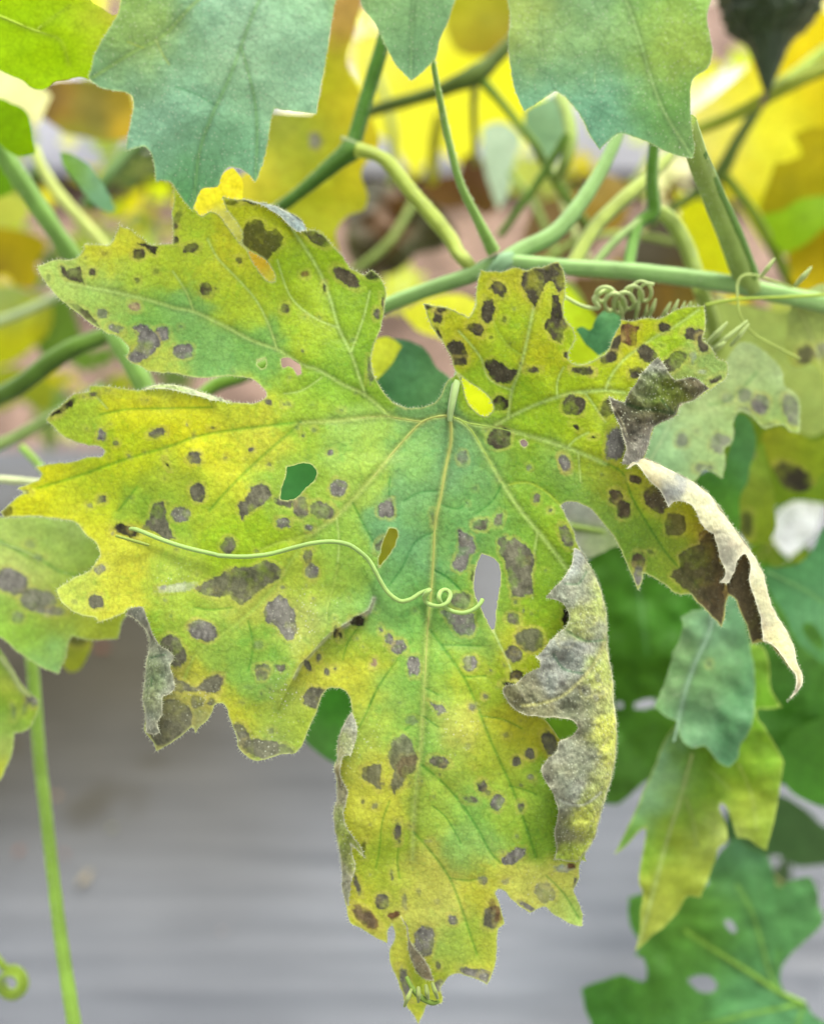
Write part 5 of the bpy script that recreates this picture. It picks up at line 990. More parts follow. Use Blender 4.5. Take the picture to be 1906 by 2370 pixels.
leaf('pale green leaf with blurry grey blotches tucked behind the left lobe', L1, 0.312, L1s, (-.004, -.002), 5, 45, 1.0, M_leaf,
     [(P5(0, 1250, [(-100, -20), (20, 30), (200, 90), (350, 170), (480, 250), (640, 280), (900, 300)]), 3.5, 'k'), (P5(0, 850, [(0, 1390), (150, 1480), (300, 1570)]), 2.6, 'k')],
     E(0, 1250, [(90, 330, 130, 95, 'g', 20), (310, 490, 140, 90, 'g', 15, .9), (140, 620, 48, 42, 'g', 0, .7), (460, 570, 60, 30, 'g', 0, .8), (240, 35, 40, 30, 'g', 0, .5), (310, 140, 40, 25, 'g', 0, .5), (370, 580, 50, 25, 'w', 10, .25)]),
     rim=(2.5, (195, 215, 130)), seed=46, hair=5, speck=.1)
leaf('small yellow leaf edge peeping out below the pale leaf', P5(0, 1250, [(500, 760), (740, 790), (735, 850), (690, 950), (640, 1040), (560, 1060), (500, 1000), (470, 900)]), 0.36, [(180, 1510, (165, 175, 40)), (160, 1480, (110, 125, 50))], (0, 0), 6, 40, 1, M_leaf, spots=E(0, 1250, [(620, 800, 70, 45, 'k', 0, .9)]), seed=47)
leaf('yellow-green leaf curling in at the left edge above the mulch', P5(0, 1250, [(-250, 760), (-50, 840), (0, 880), (80, 1000), (150, 1120), (230, 1220), (300, 1272), (314, 1340), (275, 1440), (246, 1502), (180, 1540), (110, 1548), (108, 1620), (90, 1734), (40, 1850), (0, 1930), (-250, 2000)]), 0.318,
     [(10, 1530, (120, 180, 60)), (30, 1560, (195, 200, 60)), (40, 1610, (170, 190, 40)), (10, 1650, (130, 180, 60)), (70, 1640, (150, 185, 60)), (50, 1690, (150, 190, 80)), (10, 1720, (170, 190, 100)), (10, 1780, (195, 205, 60)), (50, 1570, (190, 210, 120))], (0, .01), 5, 32, 1, M_leaf,
     [(P5(0, 1250, [(0, 930), (90, 1050), (180, 1200), (250, 1260)]), 7, 'p', (190, 205, 130))], E(0, 1250, [(260, 1290, 45, 40, 'g', 30), (110, 1380, 18, 50, 'g', 0, .6), (200, 1340, 18, 50, 'g', 20, .5)]), rim=(2.5, (200, 220, 130)), seed=48, hair=4)

# ---- leaves on the right, behind the spotted leaf
q4 = 3.119
R1 = Q(1350, 700, q4, [(380, 1130), (440, 960), (520, 870), (640, 800), (800, 640), (900, 560), (1000, 470), (1040, 400), (1130, 290), (1220, 300), (1350, 400), (1430, 500), (1450, 600), (1545, 680), (1560, 760), (1552, 942), (1480, 925), (1450, 880), (1380, 890), (1300, 905), (1200, 810), (1130, 780), (1082, 850), (1080, 960),
                       (1060, 1022), (1005, 1050), (1022, 1130), (1000, 1272), (930, 1222), (860, 1200), (800, 1290), (700, 1330), (560, 1280), (420, 1200)])
leaf('pale grey-green leaf with round grey spots beside the crumpled lobe', R1, 0.318, [(1500, 1050, (165, 210, 150)), (1580, 960, (182, 205, 135)), (1640, 1050, (175, 208, 135)), (1700, 880, (180, 200, 130)), (1760, 870, (170, 200, 110)), (1720, 830, (178, 198, 140)), (1620, 920, (182, 205, 135)), (1780, 960, (140, 175, 50)), (1530, 1010, (165, 208, 150)), (1660, 1000, (175, 205, 130)), (1800, 900, (175, 195, 150))],
     (.01, 0), 5, 50, 1.0, M_leaf, [(Q(1350, 700, q4, [(480, 1140), (560, 1000), (640, 840), (700, 760)]), 3.2, 'p', (190, 220, 160)), (Q(1350, 700, q4, [(900, 740), (1050, 700), (1250, 500)]), 2.6, 'k')],
     E(1350, 700, [(710, 990, 42, 50, 'g', 0, .8), (1275, 735, 62, 68, 'g', 20), (1165, 670, 55, 45, 'g', 0, .7), (1160, 780, 40, 35, 'g', 0, .7), (1500, 780, 55, 110, 'g', -15, .9), (990, 1020, 75, 70, 'g', 20, .8), (870, 1200, 60, 30, 'g', 0, .8), (1040, 690, 40, 35, 'g', 0, .5), (1330, 890, 50, 20, 'd', 0, .8), (820, 930, 14, 14, 'g', 0, .3)], q4),
     rim=(2.5, (190, 215, 140)), seed=50, hair=4)
leaf('pale yellow-green leaf at the right edge under the thin tendril', Q(1350, 700, q4, [(1480, 60), (1600, -80), (1760, -140), (2000, -100), (2000, 700), (1800, 640), (1734, 560), (1690, 480), (1640, 440), (1560, 470), (1490, 440), (1450, 330), (1470, 180)]), 0.335,
     [(1850, 740, (188, 205, 130)), (1880, 800, (180, 200, 110)), (1820, 780, (175, 195, 70)), (1880, 860, (170, 190, 60)), (1840, 830, (140, 150, 60))], (0, 0), 6, 50, 1, M_leaf,
     [(Q(1350, 700, q4, [(1540, 40), (1640, 250), (1700, 420), (1734, 520)]), 4, 'p', (190, 205, 110))], E(1350, 700, [(1600, 380, 60, 70, 'd', 20, .9), (1720, 350, 50, 60, 'g', 0, .8)], q4), seed=51)
leaf('olive leaf with a dark rotten patch at the right edge', Q(1350, 700, q4, [(1300, 930), (1400, 900), (1560, 940), (1650, 1000), (1734, 980), (1990, 1000), (1990, 1200), (1734, 1230), (1660, 1330), (1560, 1370), (1450, 1340), (1380, 1240), (1320, 1100), (1280, 1000)]), 0.36,
     [(1800, 1030, (145, 150, 15)), (1840, 1060, (125, 160, 20)), (1780, 1080, (150, 155, 20))], (0, 0), 7, 60, 1, M_leaf, spots=E(1350, 700, [(1500, 1270, 150, 90, 'k', 25)], q4), seed=52)
leaf('drooping green and olive leaf in front of the sunlit white patch', Q(1350, 700, q4, [(1130, 1000), (1230, 1060), (1300, 1000), (1330, 1200), (1370, 1330), (1380, 1500), (1390, 1620), (1330, 1734), (1180, 1734), (1120, 1650), (1110, 1500), (1120, 1300), (1110, 1150)]), 0.355,
     [(1750, 1050, (120, 165, 30)), (1760, 1160, (140, 165, 15)), (1730, 1110, (140, 155, 60)), (1760, 1220, (125, 150, 20))], (0, 0), 6, 50, 1, M_leaf, spots=E(1350, 700, [(1180, 1600, 45, 90, 'k', 0, .8), (1215, 1100, 25, 25, 'g', 0, .6)], q4), seed=53)
leaf('mid green leaf blade standing upright behind the pale spotted leaf', Q(1350, 700, q4, [(1090, 800), (1180, 820), (1230, 920), (1240, 1050), (1200, 1200), (1180, 1300), (1130, 1400), (1130, 1600), (1110, 1734), (900, 1734), (860, 1500), (800, 1300), (900, 1200), (1000, 1280), (1040, 1100), (1070, 1000)]), 0.345,
     [(1730, 1000, (90, 145, 70)), (1720, 1060, (85, 140, 80)), (1690, 1180, (75, 135, 25)), (1670, 1230, (100, 150, 50)), (1640, 1130, (60, 115, 10))], (0, 0), 6, 50, 1, M_leaf, seed=54)
# big dark leaf
q5 = 2.861
leaf('broad dark green leaf in shade behind the right margin', Q(1300, 1200, q5, [(-200, 1100), (-100, 700), (60, 350), (170, 270), (330, 180), (600, 200), (900, 180), (1250, 280), (1500, 330), (1900, 300), (2000, 900), (1900, 1500), (1900, 1900), (1700, 1850), (1500, 1760), (1300, 1800), (1000, 1750), (860, 1720), (640, 1700), (420, 1860), (380, 1890), (100, 1830), (-150, 1700)]), 0.385,
     [(1420, 1300, (62, 112, 18)), (1500, 1400, (82, 145, 35)), (1460, 1500, (60, 110, 12)), (1450, 1560, (60, 108, 10)), (1440, 1700, (75, 125, 35)), (1480, 1800, (72, 115, 35)), (1600, 1650, (85, 135, 30)), (1850, 1700, (70, 125, 40)), (1880, 1500, (95, 150, 60)), (1420, 1650, (80, 135, 40)), (1800, 1780, (80, 135, 45)), (1600, 1400, (80, 145, 50))],
     (0, 0), 7, 70, 1, M_leaf, [(Q(1300, 1200, q5, [(450, 200), (520, 600), (560, 900)]), 5, 'p', (90, 150, 60))], holes=[Q(1300, 1200, q5, [(340, 1180), (420, 1230), (600, 1190), (640, 1230), (600, 1250), (420, 1260), (360, 1250)])], seed=55, und=.007, us=140)
leaf('teal green leaf reaching in from the right edge', Q(1300, 1200, q5, [(1330, 330), (1450, 320), (1560, 300), (1650, 220), (1734, 60), (1950, 0), (1950, 1050), (1820, 1000), (1734, 960), (1640, 900), (1540, 780), (1480, 640), (1400, 520), (1350, 420)]), 0.355,
     [(1850, 1350, (88, 150, 90)), (1870, 1420, (120, 175, 120)), (1820, 1420, (90, 150, 95)), (1880, 1500, (90, 150, 75)), (1800, 1360, (80, 140, 70))], (0, 0), 6, 50, 1, M_leaf,
     [(Q(1300, 1200, q5, [(1350, 350), (1450, 400), (1600, 470), (1734, 560)]), 4, 'p', (115, 170, 95))], holes=[Q(1300, 1200, q5, [(1600, 690), (1650, 690), (1700, 740), (1740, 830), (1734, 880), (1680, 850), (1620, 790), (1590, 730)])], seed=56)
R3 = Q(1300, 1200, q5, [(785, 655), (860, 612), (930, 600), (1000, 560), (1090, 500), (1150, 520), (1200, 640), (1240, 830), (1270, 980), (1275, 1200), (1262, 1350), (1220, 1450), (1182, 1500), (1162, 1592), (1102, 1648), (1040, 1620), (990, 1560), (940, 1510), (860, 1522), (800, 1480), (770, 1400),
                        (760, 1352), (680, 1310), (608, 1250), (640, 1180), (680, 1080), (705, 1000), (728, 930), (728, 885), (745, 870), (782, 780), (800, 700)])
leaf('grey-green lobed leaf hanging right of the folded margin', R3, 0.325, [(1600, 1420, (130, 178, 110)), (1560, 1500, (135, 180, 95)), (1540, 1620, (125, 175, 95)), (1580, 1560, (130, 180, 110)), (1640, 1460, (140, 190, 150)), (1700, 1500, (100, 160, 95)), (1700, 1600, (92, 152, 95)), (1600, 1680, (120, 175, 120)), (1660, 1750, (85, 148, 95)),
     (1620, 1500, (115, 168, 105)), (1640, 1540, (125, 165, 85)), (1700, 1400, (105, 165, 105)), (1600, 1620, (115, 170, 110)), (1720, 1680, (92, 152, 92))], (.004, 0), 4.5, 45, .82, M_matte,
     [(Q(1300, 1200, q5, [(1010, 560), (970, 760), (880, 960), (820, 1130), (770, 1340), (740, 1480)]), 4.5, 'P', (160, 200, 160))], E(1300, 1200, [(975, 962, 12, 14, 'd', 0, .9)], q5), rim=(2.2, (150, 190, 120)), und=.005, us=110, seed=57, vein_tubes=1, powder=[(1560, 1590, 30, .7), (1540, 1610, 25, .8), (1640, 1620, 30, .6), (1600, 1710, 40, .5), (1570, 1500, 30, .6)], speck=.1)
R4 = (Q(1300, 1200, q5, [(1240, 830), (1330, 850), (1370, 950), (1382, 1130), (1455, 1250), (1380, 1262), (1290, 1262), (1300, 1340), (1330, 1370), (1400, 1480), (1482, 1640)])
      + Q(1300, 1764, q5, [(1468, 0), (1440, 200), (1400, 400), (1352, 582), (1300, 560), (1230, 508), (1160, 500), (1130, 400), (1090, 300), (1050, 262), (1040, 300), (1080, 400), (1095, 480), (1090, 530), (1040, 565), (1000, 680), (960, 790), (912, 898), (830, 890), (760, 1000), (690, 1082), (600, 1150), (480, 1262),
                        (510, 1150), (520, 1000), (532, 860), (508, 800), (520, 680), (545, 560), (562, 420), (520, 450), (440, 540), (345, 615), (400, 500), (500, 290), (540, 180), (580, 100), (620, 0)])
      + Q(1300, 1200, q5, [(680, 1460), (760, 1350), (900, 1000), (1100, 850)]))
leaf('yellowing long-lobed leaf hanging lowest on the right', R4, 0.337, [(1530, 1800, (150, 195, 150)), (1490, 1850, (145, 192, 130)), (1450, 1930, (125, 178, 90)), (1560, 1830, (150, 185, 70)), (1600, 1790, (100, 145, 20)), (1620, 1830, (118, 160, 35)), (1590, 1900, (125, 165, 35)), (1500, 1970, (118, 168, 30)), (1560, 1960, (165, 185, 65)),
     (1530, 2040, (165, 180, 60)), (1600, 2000, (158, 178, 65)), (1650, 1930, (170, 185, 95)), (1580, 2050, (155, 170, 50)), (1520, 2120, (165, 180, 70)), (1720, 1830, (150, 180, 45)), (1750, 1880, (165, 180, 60)), (1780, 1750, (135, 180, 50)), (1780, 1900, (140, 175, 60)), (1770, 1600, (110, 165, 30)), (1760, 1540, (125, 170, 50)), (1700, 1760, (110, 155, 25))],
     (.003, .002), 5, 38, 1, M_leaf, [(Q(1300, 1764, q5, [(860, -50), (780, 250), (700, 500), (640, 720), (580, 950), (500, 1230)]), 3.4, 'p', (175, 195, 110)), (Q(1300, 1764, q5, [(820, 240), (870, 400), (890, 560)]), 2.6, 'p', (165, 190, 90)), (Q(1300, 1764, q5, [(1170, 20), (1250, 200), (1290, 450)]), 2.6, 'p', (170, 190, 90)), (Q(1300, 1764, q5, [(980, 60), (1110, 180)]), 2.4, 'p', (150, 180, 80))],
     rim=(2.2, (185, 205, 100)), und=.005, us=110, seed=58, speck=.05)
R5 = Q(1300, 1764, q5, [(130, 1505), (180, 1470), (250, 1452), (330, 1425), (400, 1408), (480, 1440), (550, 1460), (560, 1380), (540, 1300), (480, 1285), (520, 1200), (470, 1120), (440, 1020), (440, 900), (600, 850), (800, 780), (980, 830), (960, 760), (1040, 600), (1150, 500), (1240, 560), (1350, 620), (1400, 740), (1425, 845), (1520, 785), (1640, 760), (1690, 850), (1700, 950), (1728, 1062), (1650, 1150),
                        (1530, 1260), (1460, 1350), (1442, 1430), (1470, 1520), (1540, 1580), (1610, 1592), (1650, 1660), (1734, 1720), (1900, 1800), (1900, 2300), (200, 2300), (210, 1800), (150, 1620)])
leaf('large dull green leaf with torn holes in the bottom right corner', R5, 0.375, [(1400, 2330, (72, 130, 45)), (1500, 2250, (85, 140, 45)), (1600, 2200, (85, 140, 55)), (1650, 2100, (78, 130, 40)), (1750, 2100, (80, 135, 70)), (1700, 2000, (82, 130, 85)), (1850, 2080, (90, 145, 80)), (1600, 2330, (85, 142, 60)), (1750, 2340, (95, 155, 95)), (1780, 2200, (85, 140, 75)), (1580, 2130, (85, 130, 25)), (1460, 2130, (85, 140, 50))],
     (.0, -.01), 6, 60, 1, M_leaf, [(Q(1300, 1764, q5, [(1600, 1600), (1450, 1530), (1250, 1400), (1000, 1240), (820, 1120)]), 5.5, 'P', (130, 175, 60)), (Q(1300, 1764, q5, [(1480, 1560), (1390, 1440), (1320, 1200), (1250, 980), (1160, 820)]), 4.5, 'P', (115, 165, 70)), (Q(1300, 1764, q5, [(1600, 1600), (1400, 1640), (1200, 1680), (900, 1760)]), 4.5, 'P', (115, 165, 60)),
                                    (Q(1300, 1764, q5, [(1390, 1440), (1440, 1250)]), 3, 'p', (100, 155, 60)), (Q(1300, 1764, q5, [(1600, 1620), (1560, 1734), (1540, 1850)]), 4, 'P', (120, 170, 60))],
     holes=[Q(1300, 1764, q5, [(820, 1440), (900, 1410), (980, 1420), (1030, 1470), (1020, 1510), (950, 1530), (880, 1500)]), Q(1300, 1764, q5, [(1060, 1050), (1120, 1050), (1160, 1120), (1150, 1150), (1100, 1110)])], und=.005, us=110, seed=59, vein_tubes=3, rim=(2, (100, 150, 70)))
leaf('shadowed dark leaf at the lower right edge', Q(1300, 1764, q5, [(1100, 250), (1450, 220), (1600, 300), (1734, 420), (1950, 500), (1950, 640), (1734, 680), (1560, 690), (1400, 600), (1320, 700), (1180, 640), (1080, 500)]), 0.43, [(1850, 1920, (62, 92, 45)), (1750, 1960, (65, 100, 50))], (0, 0), 8, 60, 1.15, M_leaf, seed=60)
leaf('glossy green leaf at the right edge above the soil gap', Q(1300, 1764, q5, [(1480, -150), (1734, -300), (1950, -300), (1950, 330), (1734, 300), (1620, 260), (1500, 180), (1440, 60)]), 0.375, [(1850, 1780, (82, 145, 40)), (1880, 1700, (85, 140, 40))], (0, 0), 8, 60, 1, M_leaf, seed=61)
leaf('small heart-shaped teal leaf under the curled tendril', P5(1300, 600, [(110, 560), (150, 540), (200, 560), (235, 585), (262, 500), (300, 440), (350, 408), (420, 405), (470, 440), (485, 520), (440, 620), (390, 710), (300, 775), (240, 730), (180, 670)]), 0.312, [(1370, 770, (95, 162, 110)), (1410, 730, (115, 180, 115)), (1350, 790, (85, 150, 85))], (0, 0), 4, 30, 1, M_leaf, seed=62)
leaf('dark teal leaf seen through the gap left of the stalk', [(862, 800), (900, 785), (950, 790), (985, 810), (1010, 850), (1045, 880), (1060, 930), (1045, 980), (980, 1000), (900, 1000), (855, 940), (845, 870)], 0.330, [(900, 850, (105, 162, 125)), (930, 880, (95, 155, 90)), (990, 900, (110, 165, 105)), (880, 920, (85, 150, 95))], (0, 0), 5, 40, 1, M_leaf, seed=63)
leaf('pale leaf showing through the sinus right of the centre', P5(1300, 1000, [(-60, 540), (120, 520), (300, 600), (430, 800), (500, 920), (430, 920), (300, 980), (190, 1020), (120, 900), (40, 800), (-40, 700)]), 0.335, [(1380, 1170, (190, 195, 180)), (1400, 1250, (180, 205, 130)), (1330, 1200, (178, 182, 175)), (1360, 1290, (185, 190, 165))], (0, 0), 5, 40, 1, M_leaf,
     [(P5(1300, 1000, [(-20, 740), (150, 770), (330, 800)]), 9, 'p', (170, 200, 100))], seed=64)
leaf('green leaf seen through the holes beside the lower lobe', [(640, 1560), (760, 1540), (870, 1590), (900, 1700), (830, 1790), (760, 1760), (690, 1700), (640, 1640)], 0.36, [(770, 1620, (65, 135, 35)), (770, 1700, (85, 140, 60))], (0, 0), 7, 40, 1, M_leaf, seed=65)
leaf('deep green leaf seen through the oval hole of the left lobe', [(560, 1040), (660, 1040), (780, 1080), (790, 1180), (700, 1230), (600, 1230), (540, 1150)], 0.345, [(690, 1110, (70, 140, 60)), (700, 1140, (75, 145, 80))], (0, 0), 7, 40, 1, M_leaf, seed=66)
leaf('olive leaf glimpsed through the slit near the centre', [(850, 1180), (960, 1180), (970, 1330), (900, 1380), (850, 1340)], 0.345, [(900, 1260, (180, 180, 60)), (900, 1310, (150, 165, 30))], (0, 0), 7, 40, 1, M_leaf, seed=67)
leaf('green leaf behind the hole of the folded margin', [(1220, 1650), (1350, 1640), (1370, 1730), (1280, 1760), (1210, 1730)], 0.33, [(1300, 1690, (95, 140, 20))], (0, 0), 7, 40, 1, M_leaf, seed=68)

# ---- yellow and dead leaves further back
leaf('long yellow-green diseased leaf behind the dark stalk', Q(600, 0, tq, [(400, -150), (430, 150), (400, 420), (330, 720), (60, 700), (-60, 1050), (-250, 1150), (-500, 1150), (-550, 1300), (-300, 1400), (0, 1500), (300, 1650), (480, 1734), (500, 1600), (480, 1450), (560, 1350), (660, 1310), (680, 1240), (640, 1080), (745, 900), (690, 720), (625, 560), (550, 400), (590, 200), (640, 20), (640, -150)]), 0.372,
     [(780, 60, (200, 165, 90)), (770, 180, (165, 185, 40)), (800, 200, (225, 205, 30)), (760, 320, (150, 175, 60)), (640, 300, (170, 180, 70)), (680, 400, (185, 190, 60)), (800, 430, (215, 205, 40)), (730, 420, (175, 190, 45)), (820, 330, (230, 210, 40)), (750, 520, (185, 195, 40)), (560, 430, (235, 225, 80)), (500, 450, (245, 232, 70)), (530, 400, (250, 240, 80)), (620, 480, (180, 185, 50)), (800, 500, (190, 195, 60))], (0, 0), 6, 50, 1.0, M_back,
     spots=E(600, 0, [(350, 880, 40, 50, 'g', 0, .9), (200, 640, 14, 14, 'g', 0, .5)], tq), seed=70)
leaf('yellow leaf base in the notch at the top of the left lobe', P5(400, 400, [(140, 300), (180, 220), (240, 120), (310, 108), (350, 130), (400, 0), (480, -40), (560, 60), (560, 220), (620, 380), (700, 600), (860, 780), (880, 920), (760, 940), (600, 760), (430, 520), (300, 420), (170, 380)]), 0.300,
     [(480, 460, (250, 238, 60)), (540, 430, (245, 232, 60)), (530, 520, (205, 205, 110)), (550, 560, (190, 195, 80)), (600, 610, (215, 175, 70)), (620, 640, (210, 215, 95))], (0, 0), 5, 25, 1.35, M_back, seed=71)
leaf('mottled brown and olive leaf behind the top leaf on the left', Q(0, 0, tq, [(190, 560), (340, 500), (560, 500), (820, 560), (850, 700), (820, 860), (700, 880), (520, 860), (400, 830), (280, 740), (200, 680)]), 0.44, [(110, 230, (95, 80, 45)), (150, 240, (165, 130, 45)), (200, 240, (130, 125, 45)), (260, 240, (165, 145, 30)), (290, 280, (195, 165, 30)), (230, 260, (110, 105, 55)), (200, 300, (140, 140, 40))], (0, .0), 7, 28, 1, M_leaf, seed=72)
leaf('yellow-orange leaf at the left edge beside the pale stalk', P5(0, 400, [(-200, 400), (0, 440), (200, 470), (330, 520), (390, 580), (340, 660), (290, 740), (310, 860), (240, 930), (120, 900), (60, 820), (-200, 860)]), 0.46, [(30, 560, (180, 160, 20)), (80, 560, (175, 165, 20)), (60, 620, (205, 190, 10)), (0, 640, (110, 85, 50))], (0, 0), 8, 50, 1, M_back, seed=73)
leaf('light green leaf scrap at the left edge above the orange leaf', P5(0, 400, [(-100, 150), (60, 160), (200, 200), (240, 320), (160, 420), (40, 440), (-100, 420)]), 0.50, [(30, 480, (205, 215, 90))], (0, 0), 9, 50, 1, M_back, seed=74)
leaf('bright yellow leaf low on the left between the stalks', P5(0, 400, [(-200, 940), (100, 900), (240, 960), (380, 1000), (420, 1120), (380, 1280), (250, 1420), (60, 1540), (-200, 1600)]), 0.50, [(60, 700, (150, 175, 60)), (80, 760, (215, 210, 25)), (40, 790, (195, 200, 20)), (30, 690, (165, 185, 110)), (60, 840, (175, 190, 40))], (0, 0), 9, 40, 1, M_back, seed=75)
leaf('dark green leaf in the shadow between the left stalks', P5(0, 400, [(250, 1200), (420, 960), (560, 1060), (640, 1250), (700, 1400), (800, 1500), (700, 1600), (500, 1500), (350, 1480)]), 0.50, [(150, 740, (95, 130, 30)), (200, 800, (105, 140, 40))], (0, 0), 9, 50, .9, M_leaf, seed=76)
leaf('olive leaf patch at the left edge under the crossing stalk', P5(0, 850, [(-200, 60), (120, 0), (300, 50), (420, 150), (430, 300), (330, 360), (200, 260), (60, 330), (-200, 380)]), 0.52, [(60, 880, (190, 205, 60)), (90, 930, (150, 165, 50))], (0, 0), 9, 50, .9, M_back, seed=77)
leaf('bright yellow sunlit leaf behind the stalks at the top', [(820, 90), (900, 60), (1000, 40), (1100, 70), (1190, 130), (1230, 260), (1200, 350), (1120, 300), (1080, 400), (1010, 340), (960, 420), (900, 330), (850, 300), (820, 200)], 0.60, [(900, 120, (240, 240, 110)), (1000, 250, (245, 245, 60)), (1150, 180, (245, 248, 40)), (920, 260, (240, 240, 70)), (1100, 250, (250, 250, 60))], (0, 0), 9, 70, 1.2, M_back, seed=78)
leaf('olive brown leaf just right of the middle top lobe', [(1040, -60), (1240, -60), (1190, 60), (1200, 110), (1120, 130), (1060, 120), (1030, 60)], 0.48, [(1080, 30, (185, 190, 40)), (1120, 80, (150, 125, 40)), (1150, 20, (160, 165, 40)), (1100, 60, (205, 200, 60))], (0, 0), 8, 40, 1, M_back, seed=79)
leaf('dead brown leaf curled above the soil in the centre', Q(600, 0, tq, [(990, 1150), (1120, 1110), (1250, 1080), (1280, 990), (1330, 968), (1400, 1000), (1450, 1120), (1485, 1290), (1430, 1360), (1300, 1300), (1150, 1300), (1060, 1250)]), 0.50, [(1040, 440, (120, 85, 25)), (1100, 400, (105, 65, 35)), (1110, 450, (100, 75, 15))], (0, 0), 7, 40, .9, M_leaf, seed=80, name='dead_leaf')
leaf('shrivelled grey-brown leaf clump behind the centre lobes', Q(600, 0, tq, [(560, 1250), (700, 1130), (900, 1200), (1060, 1250), (1200, 1400), (1250, 1500), (1150, 1560), (980, 1600), (880, 1700), (760, 1734), (600, 1700), (540, 1500), (560, 1350)]), 0.50, [(830, 470, (120, 118, 100)), (880, 520, (130, 100, 70)), (920, 540, (110, 75, 30)), (860, 560, (85, 80, 55)), (980, 540, (95, 95, 60)), (850, 620, (70, 60, 30)), (940, 580, (80, 85, 45)), (820, 600, (95, 95, 50))],
     (0, 0), 6, 22, .9, M_leaf, seed=81, und=.01, us=60, name='dead_leaf')
leaf('orange-brown withered leaf behind the long vine', [(1240, 480), (1340, 440), (1400, 400), (1460, 430), (1440, 520), (1380, 560), (1330, 620), (1240, 640), (1210, 560)], 0.47, [(1270, 560, (135, 110, 62)), (1380, 470, (170, 140, 40)), (1400, 430, (180, 155, 80)), (1320, 570, (105, 85, 48))], (0, 0), 7, 24, .9, M_leaf, seed=82, name='dead_leaf')
leaf('dark withered leaf between the stalks on the right', [(1480, 540), (1560, 500), (1620, 530), (1680, 600), (1640, 700), (1540, 740), (1440, 720), (1400, 690), (1440, 610)], 0.47, [(1540, 560, (92, 85, 65)), (1600, 560, (95, 80, 50)), (1500, 690, (80, 72, 50)), (1600, 680, (130, 110, 40))], (0, 0), 7, 35, .9, M_leaf, seed=83, name='dead_leaf')
leaf('rust-coloured withered leaf below the long vine', [(1330, 640), (1420, 640), (1500, 650), (1560, 660), (1540, 780), (1440, 800), (1350, 760), (1320, 700)], 0.44, [(1380, 670, (115, 92, 40)), (1480, 690, (90, 82, 48)), (1545, 680, (160, 125, 45))], (0, 0), 7, 30, .9, M_leaf, seed=84, name='dead_leaf')
YB = (238, 232, 50)
leaf('large bright yellow leaf with toothed lobes in the upper right', Q(1200, 0, 2.456, [(1290, 180), (1400, 140), (1560, 100), (1700, 60), (1950, 60), (1950, 1600), (1734, 1500), (1600, 1450), (1440, 1440), (1330, 1300), (1220, 1080), (1180, 980), (1080, 1000), (1050, 850), (1000, 760), (980, 640), (1100, 560), (1200, 470), (1290, 400), (1320, 300), (1280, 230)]), 0.46,
     [(1780, 100, (235, 215, 30)), (1860, 150, (240, 220, 20)), (1700, 250, YB), (1800, 260, (248, 248, 60)), (1750, 330, (252, 252, 80)), (1650, 320, (240, 235, 110)), (1700, 420, (235, 230, 60)), (1880, 240, (215, 200, 20)), (1640, 360, (235, 225, 120)), (1700, 520, (230, 235, 50)), (1650, 280, (245, 240, 140)), (1800, 550, (190, 215, 40))], (0, 0), 7, 50, 1.15, M_back, seed=85)
leaf('mustard yellow leaf overlapping the bright one at the right edge', Q(1200, 0, 2.456, [(1950, 650), (1734, 720), (1650, 725), (1555, 765), (1590, 820), (1612, 880), (1540, 915), (1455, 930), (1430, 1010), (1390, 1110), (1370, 1200), (1460, 1260), (1560, 1200), (1734, 1180), (1950, 1150)]), 0.43, [(1850, 400, (190, 178, 15)), (1800, 450, (180, 170, 20))], (0, 0), 7, 50, 1.0, M_back, seed=86)
leaf('fresh green leaf fold at the right edge under the mustard leaf', Q(1200, 0, 2.456, [(1380, 1220), (1500, 1190), (1600, 1130), (1720, 1110), (1950, 1080), (1950, 1250), (1734, 1300), (1640, 1380), (1520, 1440), (1430, 1360)]), 0.42, [(1820, 510, (150, 200, 20)), (1780, 540, (170, 210, 30)), (1880, 470, (165, 210, 60))], (0, 0), 7, 50, 1.0, M_back, seed=87)
leaf('dull gold leaf at the right edge above the vine end', Q(1200, 0, 2.456, [(1540, 1420), (1640, 1330), (1734, 1250), (1950, 1220), (1950, 1600), (1734, 1640), (1620, 1660), (1530, 1560)]), 0.425, [(1860, 590, (190, 165, 15)), (1830, 630, (225, 205, 20))], (0, 0), 7, 50, 1.0, M_back, seed=88)
leaf('pale hazy green leaf between the stalks near the centre', Q(600, 0, tq, [(1400, 800), (1500, 760), (1560, 780), (1640, 860), (1600, 1000), (1560, 1200), (1500, 1320), (1440, 1160), (1400, 1000)]), 0.47, [(1150, 380, (190, 215, 180))], (0, 0), 8, 50, 1.1, M_leaf, seed=89)
leaf('soft teal leaf behind the right top lobe', Q(1200, 0, 2.456, [(40, 620), (200, 540), (250, 620), (280, 760), (240, 880), (120, 900), (40, 780)]), 0.42, [(1260, 290, (150, 190, 140)), (1240, 320, (130, 175, 120))], (0, 0), 8, 50, 1, M_leaf, seed=90)
